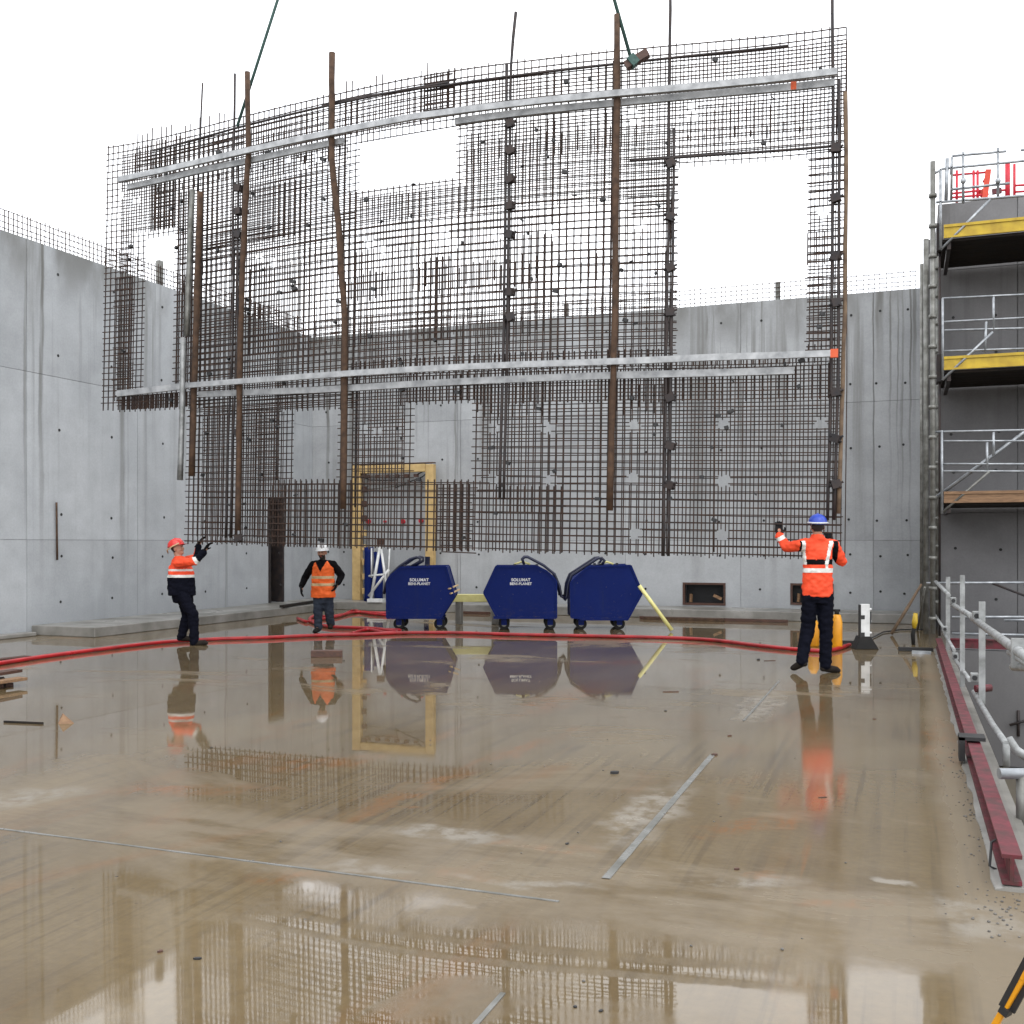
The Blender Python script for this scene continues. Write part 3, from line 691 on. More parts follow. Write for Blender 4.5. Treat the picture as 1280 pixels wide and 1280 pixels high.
# red guard rails on its roof
def on_building(px, py, v=RV+.9): return on_v(px, py, v)
rg = thing('guard_rail', on_building(1235, 250), 'bright red guard rail panels on the roof of the right-hand building', 'guard rail')
def tb(parent, name, a, b, r, mat, n=6): mb = MB(); mb.tube([a, b], r, n); return mb.build(name, mat, parent)
for x0, x1, y in ((1190, 1237, 219), (1190, 1236, 247), (1190, 1226, 242)): tb(rg, 'rail', on_building(x0, y), on_building(x1, y-4), .022, M['redbright'])
for x0, x1, y in ((1240, 1262, 239), (1268, 1300, 232), (1268, 1300, 240)): tb(rg, 'rail', on_building(x0, y), on_building(x1, y-2), .022, M['redbright'])
for x in (1196, 1217, 1222): tb(rg, 'post', on_building(x, 255), on_building(x, 213), .024, M['redbright'])
for x in (1259.5, 1268): tb(rg, 'post', on_building(x, 252), on_building(x, 205), .045 if x < 1262 else .025, M['redbright'])
mb = MB(); mb.beam(on_building(1231, 248), on_building(1235.5, 212), .1, .05, Vector((0,1,0))); mb.beam(on_building(1224, 244, RV+.98), on_building(1231, 239, RV+.98), .05, .12); mb.build('infill_panel', M['orange_panel'], rg)
tb(rg, 'brace', on_building(1229, 228), on_building(1237, 213), .02, M['redbright'])
mb = MB(); mb.beam(on_building(1240, 240), on_building(1252, 238), .06, .1); mb.build('clip_box', M['red'], rg)

sf = thing('scaffold', (on_v(1166, 700, 18.6).x, 18.6, 0), 'grey tube scaffold with yellow toe boards against the dark right-hand building', 'scaffold')
FV = 18.6
def fv(px, py, v=FV): return on_v(px, py, v)
def stub(px, y0, y1, v, r, mat='galv_d', rings=True):
    a, b = fv(px, y1, v), fv(px, y0, v); mb = MB(); mb.tube([a, b], r, 10)
    o = mb.build('standard', M[mat], sf)
    if rings:
        z = a.z+.25
        while z < b.z-.1:
            m2 = MB(); m2.tube([(a.x, a.y, z-.03), (a.x, a.y, z+.03)], r*1.55, 10); m2.build('coupling_ring', M['galv_d'], o); z += .5
    return o
stub(1166, 202, 792, FV, .042); stub(1157.5, 299, 798, FV+1.2, .045, rings=False); stub(1152, 330, 795, FV+2.0, .03, rings=False)
stub(1172, 300, 770, FV+1.6, .035); stub(1174.5, 300, 795, FV+.25, .02, 'steel_dark', False)
def rl(x0, y0, x1, y1, r=.02, v=FV, mat='galv', name='guard_tube'): return tb(sf, name, fv(x0, y0, v), fv(x1, y1, v), r, M[mat])
# upper lift
for a in ((1166, 218, 1178, 211), (1178, 211, 1300, 199), (1170, 253, 1300, 243), (1188, 237, 1262, 229), (1190, 195, 1258, 189), (1276, 187.5, 1300, 186)): rl(*a, r=.022)
for a in ((1175.5, 212, 1176, 312), (1204, 190, 1204, 254), (1247.5, 185, 1247.5, 246), (1184, 198, 1182.5, 250), (1190, 196, 1189, 218)): rl(*a, r=.022 if a[0] != 1184 else .03, mat='galv')
rl(1176, 312, 1238, 249, .022, name='brace'); rl(1190, 197, 1189, 250, .02, mat='galv_d')
for x in (1204, 1247.5): mb = MB(); mb.ell(fv(x, 226, FV-.03), (.045, .04, .05)); mb.build('coupler', M['galv'], sf)
# middle lift
for a in ((1178, 373, 1300, 367), (1178, 402.5, 1300, 396), (1178, 413, 1300, 409.5), (1178, 439, 1300, 435)): rl(*a, r=.017)
for a in ((1178.5, 373, 1178.5, 475), (1242, 371, 1242, 411), (1233, 402, 1231, 440)): rl(*a, r=.02)
rl(1178, 475, 1241, 415, .022, name='brace')
# lower lift
for a in ((1164, 540, 1300, 537), (1178, 551.5, 1300, 551), (1178, 580, 1300, 580), (1178, 589, 1300, 589)): rl(*a, r=.018, mat='galv')
for a in ((1177.5, 538, 1177.5, 642), (1242, 540, 1242, 570), (1234, 553, 1234, 588)): rl(*a, r=.022)
rl(1170, 622, 1310, 518, .03, name='brace', v=FV+.1); rl(1177.5, 641, 1237, 589, .02, name='brace', mat='galv_d')
# ground lift
for a in ((1158, 729, 1300, 728), (1190, 771.5, 1300, 771), (1255, 775, 1300, 775), (1190, 792, 1300, 794)): rl(*a, r=.022)
rl(1240, 729, 1300, 752, .018, name='brace', mat='steel_dark')
# decks: dark planks side by side, with a toe board
def deck(ytop, toe, x0=1174, toe_h=(0, .22), toemat='yellow'):
    z = fv(1200, ytop).z; u0 = fv(x0, ytop).x+.05; n = 6; dv = (RV-.06-FV-.06)/n
    for k in range(n):
        mb = MB(); v0 = FV+.05+k*dv; mb.box((u0, v0+.006, z-.05), (9, v0+dv-.006, z+random.uniform(-.006, .002))); mb.build('deck_plank', M['ply_dark'], sf)
    for k in range(3):
        mb = MB(); mb.beam((u0+.1+k*1.9, FV+.03, z-.12), (u0+.1+k*1.9, RV-.08, z-.12), .06, .12); mb.build('deck_bearer', M['steel_dark'], sf)
    if toe:
        mb = MB(); mb.box((u0+.02, FV-.0, z+toe_h[0]), (9, FV+.035, z+toe_h[1])); mb.build('toe_board', M[toemat], sf, bevel=.006)
        mb = MB(); mb.box((u0+.02, FV-.02, z+toe_h[1]-.045), (9, FV-.002, z+toe_h[1])); mb.box((u0+.02, FV-.02, z+toe_h[0]), (9, FV-.002, z+toe_h[0]+.03)); mb.build('toe_board_lip', M[toemat], sf)
deck(296, True); deck(461.5, True); deck(627, True, toe_h=(-.02, .17), toemat='wood_l')
for ya in (300, 463):
    a = fv(1173, ya-4, FV+.2); mb = MB(); mb.box((a.x-.03, FV+.1, a.z-.25), (a.x+.06, FV+.5, a.z+.2)); mb.build('deck_bracket', M['steel_dark'], sf)

# ================================================================== PIT EDGE: BEAM, KERB, GUARD RAIL
mb = MB(); n = 70; vs = []
for k in range(n+1):                     # rough mortar along the edge
    v = PV0+.03+(PV1-PV0-.06)*k/n; x0 = .385+.02*mnoise.noise(Vector((v*2.3, 0, 0)))+random.uniform(-.008, .008)
    vs += [(x0-.02, v, -.05), (x0, v, .006), (x0+.05, v, .016+random.uniform(0, .008)), (PU-.05, v, .018+random.uniform(0, .008)), (PU-.003, v, .012), (PU-.003, v, -.05)]
mb.add(vs, [(6*k+a, 6*k+a+1, 6*k+a+7, 6*k+a+6) for k in range(n) for a in range(5)]+[tuple(range(6))[::-1], tuple(6*n+a for a in range(6))])
tag(mb.build('kerb', M['ledge']), kind='structure')
def red_beam(a, b, label):
    mb = MB(); d = (b-a).normalized(); x = d.cross(Vector((0,0,1))).normalized(); z = Vector((0,0,1)); w, h, t = .085, .14, .018
    prof = [(-w/2,0),(w/2,0),(w/2,t),(t/2,t),(t/2,h-t),(w/2,h-t),(w/2,h),(-w/2,h),(-w/2,h-t),(-t/2,h-t),(-t/2,t),(-w/2,t)]
    mb.prism([a+x*p+z*q for p, q in prof], b-a); o = mb.build('steel_beam', M['red']); return tag(o, label, 'beam')
z0 = Vector((0, 0, .025))
bm1 = red_beam(Vector((.455, PV0+.05, 0))+z0, Vector((.455, 17.0, 0))+z0, 'long dark red steel beam lying on the slab edge beside the pit')
bm2 = red_beam(Vector((.56, 17.05, 0))+z0, Vector((6.5, 17.05, 0))+z0, 'dark red steel beam along the far side of the pit')
q = G(1216, 957); mb = MB(); mb.box((.355, q.y-.02, .03), (.395, q.y+.16, .2)); mb.box((.355, q.y-.02, .18), (.53, q.y+.16, .205)); tag(mb.build('beam_clamp', M['black']), 'black clamp plate on the side of the long red beam', 'clamp')
# black wire loop at the near beam end
q = G(1246, 1090); mb = MB(); mb.tube([q+Vector((0,.0,.01)), q+Vector((-.03,.02,.02)), q+Vector((-.02,.05,.13)), q+Vector((.02,.08,.15)), q+Vector((.05,.06,.1))], .007, 6)
tag(mb.build('wire_loop', M['black']), 'small black wire loop beside the near end of the red beam', 'wire')
gr = thing('guard_rail', (.56, 11, 0), 'grey white steel guard rail with slanting tubes along the pit edge', 'guard rail')
GU = .575
def gp(px, py, u=GU): return on_u(px, py, u)
def gpost(px, y0, y1, w, u=GU):
    # vertical flat post at the depth where the pit edge passes that column
    D = u/((px-640)/F*c-s); a, b = P(px, y1, D), P(px, y0, D); a.z = max(a.z, -.35)
    mb = MB(); mb.beam(a, b, w, w*.6, Vector((0,1,0))); return mb.build('post', M['white_d'], gr)
vs_posts = [(1174.5, 716, 815, .04), (1185, 721, 850, .06), (1203, 719, 900, .05), (1227.5, 752, 880, .055), (1272, 798, 834, .07)]
for i, (px, y0, y1, w) in enumerate(vs_posts):
    o = gpost(px, y0, y1, w, GU if i < 3 else (.64 if i == 3 else .62))
def gtube(pts, r, name='rail'):
    P3 = [on_u(x, y, u) for x, y, u in pts]; mb = MB(); mb.tube(P3, r, 10); return mb.build(name, M['white_d'], gr)
gtube([(1170, 727.5, .43), (1186, 744, .52)], .028); gtube([(1190, 755, .55), (1214, 770, .60)], .028); gtube([(1216, 773, .60), (1270, 812, .62), (1300, 834, .63)], .03)
gtube([(1167, 766, .46), (1180, 786, .52)], .022); gtube([(1180, 791, .52), (1193, 813, .56)], .022); gtube([(1193, 823, .56), (1212, 850, .60)], .022)
gtube([(1217, 865, .60), (1241, 906, .64), (1258, 930, .66)], .024); gtube([(1258, 930, .66), (1258, 958, .66)], .024)
gtube([(1262, 815, .62), (1285, 830, .62)], .02); gtube([(1267, 833.5, .62), (1300, 834.5, .68)], .026)
for x, y, u, m in ((1191.5, 750.5, .55, 0), (1220.5, 769.5, .60, 0), (1194, 820, .56, 0), (1218, 846.5, .60, 0), (1181, 786, .52, 0)):
    q = on_u(x, y, u); mb = MB(); mb.box((q.x-.035, q.y-.05, q.z-.04), (q.x+.035, q.y+.05, q.z+.04)); cl = mb.build('bracket', M['white_d'], gr, bevel=.008)
    mb = MB(); mb.tube([q+Vector((0, -.07, 0)), q+Vector((0, -.045, 0))], .024, 8); mb.build('bracket_bolt', M['black'], cl)
mb = MB(); q = on_u(1219, 861, .60); mb.tube([q, q+Vector((.14, .05, .01))], .035, 8); mb.build('red_sleeve', M['red'], gr)
# near grey tube post with a cross tube, in the pit corner
pp = thing('steel_prop', on_u(1277, 1060, .62), 'grey steel tube post with a level cross tube near the pit corner', 'prop')
a, b = on_u(1277, 1060, .62), on_u(1277, 967, .62); tb(pp, 'upright', Vector((a.x, a.y, -.1)), b, .03, M['galv_d'], 10)
tb(pp, 'cross_tube', b+Vector((-.13*c, -.13*s, .0)), b+Vector((.6*c, .6*s, 0)), .032, M['galv'], 10)
q = on_u(1268, 945, .66); mb = MB(); mb.tube([q+Vector((-.03, 0, .12)), q+Vector((.01, 0, .04)), q+Vector((.07, 0, 0)), q+Vector((.25, .1, .03))], [.02, .03, .035, .03], 8); mb.build('coupler', M['white_d'], pp)
# rusty starter rods on the far pit wall
for i, (dx, dz) in enumerate(((0, 0), (.33, -.32))):
    q = on_v(1273, 905, PV1-.02)+Vector((dx, 0, dz)); mb = MB(); mb.tube([q+Vector((0, 0, -.18)), q+Vector((0, 0, .2))], .02, 6); mb.tube([q+Vector((-.12, -.03, -.02)), q+Vector((.2, -.03, .1))], .018, 6)
    tag(mb.build('steel_rod', M['steel_dark']), 'dark crossed steel rods on the far pit wall, '+('upper pair' if i == 0 else 'lower pair'), 'rod')

# ================================================================== BLUE BINS
def bin_(px0, D, prof, handle, base_y, label, wheels, text=True):
    root = thing('wheeled_skip', P(px0, HY+CH*F/D, D), label, 'skip', 'blue wheeled skips in a row', rz=TH)
    k = D/F
    def L(x, y, d=0.0): return Vector(((x-px0)*k, d, CH+(HY-y)*k))
    dep = .95
    mb = MB(); mb.prism([L(*p) for p in prof], (0, dep, 0)); mb.build('body', M['blue'], root, local=True, bevel=.012)
    # pressed rims standing proud round both faces
    for d in (-.012, dep-.02):
        mb = MB(); q = [L(*p, d+.012) for p in prof]
        for a, b in zip(q, q[1:]+q[:1]): mb.beam(a, b, .035, .03, Vector((0,1,0)))
        mb.build('rim', M['blue'], root, local=True)
    xm = sum(p_[0] for p_ in prof)/len(prof); ymx = max(p_[1] for p_ in prof); ymn = min(p_[1] for p_ in prof)
    mb = MB(); q0, q1 = L(min(p_[0] for p_ in prof)+12, ymx-.6, -.006), L(max(p_[0] for p_ in prof)-18, ymx-.6, -.006); mb.beam(q0, q1, .022, .05); mb.build('base_rail', M['blue'], root, local=True)
    for xq in (xm-13, xm+15):
        mb = MB(); mb.beam(L(xq, ymn+.5, .06), L(xq, ymn-3.2, .06), .05, .015, Vector((0,1,0))); mb.build('lifting_lug', M['navy_tube'], root, local=True)
    for d in (.12, dep-.12):
        mb = MB(); mb.tube([L(x, y, d) for x, y in handle], .028, 8); mb.build('tip_bar', M['navy_tube'], root, local=True)
    mb = MB(); mb.tube([L(*handle[0], .12), L(*handle[0], dep-.12)], .025, 8); mb.build('tip_bar', M['navy_tube'], root, local=True)
    zb = min(L(*p).z for p in prof)
    for x in wheels:
        for d in (.13, dep-.13):
            q = L(x, 780, d); r = .105
            mb = MB(); mb.tube([(q.x-.03*0, d-.028, r), (q.x, d+.028, r)], r, 16); w = mb.build('wheel', M['rubber'], root, local=True)
            mb = MB(); mb.tube([(q.x, d-.034, r), (q.x, d+.034, r)], r*.5, 10); mb.build('hub', M['galv_d'], w, local=True)
            mb = MB(); mb.box((q.x-.05, d-.055, r-.02), (q.x+.05, d-.04, zb+.01)); mb.box((q.x-.05, d+.04, r-.02), (q.x+.05, d+.055, zb+.01)); mb.box((q.x-.07, d-.06, zb-.02), (q.x+.07, d+.06, zb+.005))
            mb.build('castor_fork', M['blue'], root, local=True)
    if text:
        for i, (tx_, sz) in enumerate((('SOLUMAT', .075), ('BENI-PLANET', .065))):
            cu = bpy.data.curves.new('lettering', 'FONT'); cu.body = tx_; cu.size = sz; cu.align_x = 'CENTER'; cu.extrude = .001; cu.space_character = 1.05; cu.offset = .002
            o0 = bpy.data.objects.new('lettering', cu); COL.objects.link(o0); cm = bpy.data.meshes.new_from_object(o0.evaluated_get(bpy.context.evaluated_depsgraph_get())); bpy.data.objects.remove(o0)
            o = bpy.data.objects.new('lettering', cm); COL.objects.link(o); o.parent = root
            q = L(text[0], text[1]+i*4.6+2.5, -.004); o.location = q; o.rotation_euler = (math.pi/2, 0, 0); o.data.materials.append(M['white'])
    return root, L
B1, L1 = bin_(526, 19.2, [(500.8,709.3),(488,720),(483.6,727),(483.6,772.5),(550.6,772.5),(567.8,745),(557.5,708.5)],
     [(512,709),(524,702),(524.5,698),(520,696.5),(512,699),(498,708.5),(487.5,719),(481.5,730),(479,743)], 787, 'leftmost blue skip, with its tip bar bent left and white lettering', [498, 549], (524, 724))
B2, L2 = bin_(652, 19.2, [(619.8,708.5),(604.7,741),(621.5,772),(695.4,772.5),(695.4,726),(686,716),(671.3,708.3)],
     [(655,705),(653,699.5),(656,696.5),(660,696.4),(680,707),(693.6,718),(699.7,733),(702,746),(707,748)], 787, 'middle blue skip, its pointed side left, with white lettering', [630, 688], (651, 724))
B3, L3 = bin_(756, 19.2, [(735,708.5),(713.5,728),(714,772),(784.4,774.5),(803,741),(788.5,707)],
     [(753,706),(756.5,701),(753,697.5),(748,698),(715,719.5),(710.5,731),(709,746),(706,751)], 787, 'rightmost blue skip, plain without lettering, a pale pole leaning on it', [727, 775], False)
mb = MB(); q = B1.matrix_basis
mb.beam(L1(561, 736, -.02), L1(572, 731.5, .1), .05, .02); mb.beam(L1(563, 742, -.02), L1(574, 737, .1), .05, .02); mb.build('catch_strip', M['tan_band'], B1, local=True)
for Bx, Lx, xs in ((B2, L2, (643, 663)), (B3, L3, (752, 768))):
    mb = MB(); mb.tube([Lx(xs[0], 705.5, .2), Lx((xs[0]+xs[1])/2, 702.5, .2), Lx(xs[1], 705.5, .2)], .018, 6); mb.build('lid_handle', M['cream'], Bx, local=True)
# pale yellow pipes
a, b = P(799, 732, 18.95), G(840, 790); b.z = .03; mb = MB(); mb.tube([a, b], .036, 12); tag(mb.build('plastic_pipe', M['cream']), 'pale yellow pole leaning on the rightmost blue skip', 'pole')
mb = MB(); a, b = P(566, 747.5, 20.6), P(626, 747.5, 20.6); mb.beam(a, b, .14, .15); tag(mb.build('timber_beam', M['cream'], bevel=.008), 'pale yellow beam lying level between the left and middle blue skips', 'beam')
for px, lab in ((574, 'grey packer under the left end of the pale yellow beam'), (619, 'grey packer under the right end of the pale yellow beam')):
    q = P(px, 760, 20.6); mb = MB(); mb.box((q.x-.06, q.y-.06, .0), (q.x+.06, q.y+.06, P(px, 752.3, 20.6).z))
    tag(mb.build('packer', M['ledge'], bevel=.01), lab, 'packer')

# ================================================================== FORMWORK DOOR FRAME AND CLUTTER BEHIND
FVV = 22.95
ff = thing('formwork_frame', on_v(494, 758, FVV), 'tall ochre yellow door formwork frame against the back wall', 'formwork frame')
def ffp(px, py, v=FVV): return on_v(px, py, v)
def jamb(x0, x1, y0, y1, name):
    a, b = ffp(x0, y1), ffp(x1, y0); mb = MB(); mb.box((a.x, FVV-.16, min(a.z, b.z)), (b.x, FVV, max(a.z, b.z))); return mb.build(name, M['ochre'], ff, bevel=.01)
zb_ = .19; zt_ = ffp(494, 581).z
def jb(x0, x1, z0, z1, name, d0=-.16, mat='ochre'):
    mb = MB(); mb.box((ffp(x0, 700).x, FVV+d0, z0), (ffp(x1, 700).x, FVV, z1)); return mb.build(name, M[mat], ff, bevel=.01)
jb(444, 454, zb_, zt_, 'jamb'); jb(535, 545, zb_, zt_-.02, 'jamb'); mb = MB()
jb(454.2, 534.8, zt_-.20, zt_-.01, 'header'); jb(444, 545, zt_+.002, zt_+.03, 'header_cap', -.15, 'wood')
for k in range(9):
    z = zb_+.15+k*.36
    mb = MB(); x = ffp(455.5, 700).x; mb.box((x, FVV-.14, z), (x+.10, FVV-.05, z+.15)); mb.build('wedge', M['ochre' if k < 5 else 'wood'], ff, bevel=.01)
for k in range(6):
    x = ffp(462+k*12, 700).x; mb = MB(); mb.box((x-.05, FVV-.12, zt_-.32), (x+.05, FVV-.04, zt_-.245)); mb.build('wedge', M['wood'], ff)
mb = MB(); mb.tube([ffp(x, y, FVV-.1) for x, y in ((455,597),(462,600),(478,600.5),(497,600),(494,610),(510,603),(528,596),(535,590),(533,587),(520,594))], .016, 6); mb.build('cable', M['black'], ff)
mb = MB(); mb.tube([ffp(x, y, FVV-.05) for x, y in ((454,612),(480,610),(497,607),(515,606),(530,609))], .015, 6); mb.build('tie_rod', M['galv_d'], ff)
for x, y in ((462, 652), (482.5, 652), (505, 652), (527.5, 651)):
    q = on_v(x, y, BV); mb = MB(); mb.tube([q+Vector((0, -.015, 0)), q+Vector((0, -.09, 0))], .055 if x != 482.5 else .03, 10); tag(mb.build('tie_cap', M['redbright']), {462: 'leftmost', 482.5: 'narrow second', 505: 'third', 527.5: 'rightmost'}[x]+' red cap on the wall inside the ochre frame', 'cap', 'red caps inside the ochre frame')
# white trestle with splayed legs and two dark blue drums
tr = thing('trestle', on_v(478, 757, 22.1), 'white steel prop stand with splayed legs beside the ochre frame', 'prop stand')
def tp(px, py, v=22.1): return on_v(px, py, v)
for a, b, r in (((475, 683), (463, 757), .035), ((464.5, 685), (464.5, 722), .02), ((476, 683), (486, 757), .03), ((461, 720), (480, 718), .025), ((461, 745), (486, 712), .03), ((487, 686), (485, 730), .018)):
    q, w = tp(*a), tp(*b); q.z = max(q.z, .22); w.z = max(w.z, .2); tb(tr, 'strut', q, w, r, M['white'], 8)
q = tp(475.5, 677); mb = MB(); mb.box((q.x-.07, q.y-.05, q.z-.08), (q.x+.09, q.y+.05, q.z+.07)); mb.build('head_clamp', M['wood'], tr)
mb = MB(); q, w = tp(462, 752), tp(480, 752); mb.beam(Vector((q.x, q.y, .235)), Vector((w.x, w.y, .235)), .25, .08); mb.build('base_block', M['white'], tr)
for i, (x, y0) in enumerate(((461, 684), (473, 690))):
    q = on_v(x, 700, 22.55); zt = on_v(x, y0, 22.55).z; mb = MB(); n = 9
    mb.tube([(q.x, q.y, .19+(zt-.19)*k/n) for k in range(n+1)], [.11 if k % 3 else .12 for k in range(n+1)], 12); tag(mb.build('blue_tube', M['blue']), 'dark blue upright tube '+('close to the ochre jamb, the taller one' if i == 0 else 'behind the white prop stand'), 'tube')
q = on_v(535, 701, 22.6); mb = MB(); mb.beam(Vector((q.x-.05, q.y, .19)), Vector((q.x-.01, q.y, q.z+.1)), .12, .05); tag(mb.build('blue_plate', M['navy_tube']), 'dark blue upright plate leaning by the right ochre jamb', 'plate')
# timbers lying on the ledge at the wall foot
for i, (x0, y0, x1, y1, m) in enumerate(((575, 770, 612, 770.5, 'wood'), (800, 771, 985, 770, 'wood'), (805, 775, 905, 775.5, 'pole'), (352, 758, 392, 752, 'ply_dark'))):
    v = 21.7-.13*i if i < 3 else 0
    if i < 3: a, b = on_v(x0, y0, v), on_v(x1, y1, v); a.z = b.z = .03
    else: a, b = G(x0, y0, .21), G(x1, y1, .21)
    mb = MB(); mb.beam(a, b, .1, .055); tag(mb.build('timber', M[m]), ('short brown timber on the ground between two blue skips', 'long brown timber lying along the foot of the back wall', 'thin rusty bar lying right of the blue skips', 'dark boards lying on the left ledge behind the white-helmeted worker')[i], 'timber')

# ================================================================== HOSES
def hose(pts, r, label, sag=True):
    g = [G(x, y, r) for x, y in pts]; out = []
    for i in range(len(g)-1):
        p0, p1, p2, p3 = g[max(i-1, 0)], g[i], g[i+1], g[min(i+2, len(g)-1)]
        for k in range(5):
            t = k/5; out.append(.5*((2*p1)+(p2-p0)*t+(2*p0-5*p1+4*p2-p3)*t*t+(3*p1-p0-3*p2+p3)*t**3))
    out.append(g[-1]); mb = MB(); mb.tube(out, r, 8); return tag(mb.build('hose', M['hose']), label, 'hose')
hose([(-60, 838), (0, 829), (60, 820), (130, 811), (200, 803), (262, 799), (330, 797), (400, 794), (450, 793), (505, 791), (570, 791), (640, 793), (740, 795), (830, 797), (890, 800), (940, 806), (1000, 812), (1036, 813), (1062, 806)], .031, 'long red hose sweeping across the whole wet floor')
hose([(498, 790), (470, 786), (440, 784.5), (410, 783), (392, 778), (387, 774), (394, 770), (412, 771), (430, 768), (446, 765), (470, 766), (490, 766)], .034, 'red hose coiled behind the worker in the white helmet')
hose([(372, 773), (384, 777), (400, 774), (425, 770), (441, 763), (455, 766), (476, 768.5), (492, 769)], .03, 'second red hose lying at the foot of the ochre frame')
hose([(440, 792), (460, 787), (482, 791), (500, 788), (484, 787)], .032, 'short red hose loop in front of the leftmost blue skip')
# ================================================================== SMALL THINGS RIGHT OF CENTRE
q = G(1046, 812); gc = thing('gas_cylinder', q, 'orange yellow gas cylinder standing behind the worker in the blue helmet', 'gas cylinder')
mb = MB(); k = q.copy(); h = P(1046, 768, (q.y*c-q.x*s)).z
prof = [(0, .0), (.07, .0), (.082, .03), (.082, h-.12), (.07, h-.06), (.06, h-.015), (.04, h)]
rings = []
for r_, z_ in prof[1:]: rings.append((r_, z_))
mb.tube([(k.x, k.y, z_) for r_, z_ in rings], [r_ for r_, z_ in rings], 16); mb.build('bottle', M['gas'], gc)
mb = MB(); mb.tube([(k.x, k.y, h-.01), (k.x, k.y, h+.07)], .035, 8); mb.tube([(k.x-.05, k.y, h+.06), (k.x+.05, k.y, h+.06)], .02, 8); mb.build('valve', M['rubber'], gc)
# second bottle seen between the worker's legs
q = G(1017, 808); mb = MB(); h2 = .42; mb.tube([(q.x, q.y, 0), (q.x, q.y, .02), (q.x, q.y, h2-.08), (q.x, q.y, h2)], [.075, .085, .085, .04], 16)
tag(mb.build('canister', M['gas']), 'short orange canister seen between the blue-helmeted worker\'s legs', 'canister')
q = G(1080, 811); mk = thing('marker_post', q, 'white perforated marker post on a black rubber foot', 'marker post', rz=TH)
D = q.y*c-q.x*s; kx = D/F; ht = CH+(HY-755)*kx
mb = MB(); mb.prism([(-.17, -.12, 0), (.19, -.12, 0), (.09, -.05, .19), (-.07, -.05, .19)], (0, .22, 0)); mb.build('foot', M['rubber'], mk, local=True, bevel=.01)
mb = MB(); mb.box((-.055, -.03, .17), (.08, .03, ht)); mb.build('board', M['white'], mk, local=True, bevel=.006)
mb = MB(); mb.box((-.075, -.035, .17), (-.057, .035, ht-.01)); mb.box((.083, -.02, ht-.3), (.105, .02, ht-.12)); mb.build('edge_strip', M['black'], mk, local=True)
for z in (.24, .42, .6):
    mb = MB(); mb.tube([(.08, -.0, z), (.11, 0, z)], .02, 8); mb.build('peg', M['white'], mk, local=True)
for x, z in ((-.04, .30+.18), (-.04, .22)):
    mb = MB(); mb.box((x-.02, -.036, z-.03), (x+.04, -.029, z+.03)); mb.build('slot', M['black'], mk, local=True)
mb = MB(); mb.beam(G(1000, 801, .03), G(1070, 803, .03), .08, .05); tag(mb.build('steel_bar', M['black']), 'black bar lying on the floor behind the marker post', 'bar')
# leaning props, yellow jack and black stand by the scaffold foot
a, b = G(1114, 794), P(1152, 730, 18.1); mb = MB(); mb.tube([a+Vector((0,0,.02)), a+(b-a)*.55, b], [.028, .028, .02], 8); tag(mb.build('leaning_prop', M['pole_l']), 'rusty red brown prop leaning right toward the scaffold foot', 'prop')
a, b = G(1147, 789), P(1156, 734, 17.9); mb = MB(); mb.tube([a+Vector((0,0,.02)), b], .02, 8); tag(mb.build('leaning_prop', M['galv_d']), 'thin grey prop leaning at the scaffold foot behind the yellow jack', 'prop')
q = G(1141, 806); jk = thing('screw_jack', q, 'small yellow jack on a black leg beside the scaffold foot', 'jack')
mb = MB(); mb.tube([q+Vector((.01,0,.0)), q+Vector((.0,0,.16)), q+Vector((.02, 0, .28))], [.03, .035, .028], 8); mb.build('leg', M['rubber'], jk)
mb = MB(); mb.tube([q+Vector((.02,0,.26)), q+Vector((.03,0,.36)), q+Vector((.04,0,.50))], [.03, .045, .03], 10); mb.build('head', M['yellow'], jk)
mb = MB(); mb.beam(G(1123, 811, .03), G(1166, 812, .03), .09, .05); mb.beam(G(1140, 815, .02), G(1164, 816, .02), .09, .04, mi=1); tag(mb.build('floor_plate', [M['black'], M['galv']]), 'black and grey flat bars on the floor by the red beam end', 'bar')
mb = MB(); mb.tube([G(1090, 797, .02), G(1104, 790, .02), G(1126, 787, .02), G(1160, 787, .02)], .012, 6); tag(mb.build('cable', M['black']), 'thin black cable trailing right of the marker post', 'cable')
# tripod leg poking in at the lower right
tl = thing('tripod_leg', G(1243, 1300), 'yellow and black survey tripod leg at the lower right corner', 'tripod')
a = G(1243, 1290); b = P(1345, 1100, 3.2)
d = (b-a); mb = MB(); mb.beam(a+Vector((0,0,.02)), a+d*.42, .020, .02); mb.beam(a+d*.36, b, .025, .014); mb.build('shaft', M['gas'], tl, bevel=.004)
x = d.cross(Vector((0,1,0))).normalized(); mb = MB(); mb.beam(a+d*.16-x*.017, b-x*.017, .009, .018); mb.beam(a+d*.16+x*.017, b+x*.017, .006, .018); mb.build('rail', M['black'], tl)
mb = MB(); mb.beam(a+d*.13, a+d*.17, .036, .03); mb.build('clamp', M['black'], tl)
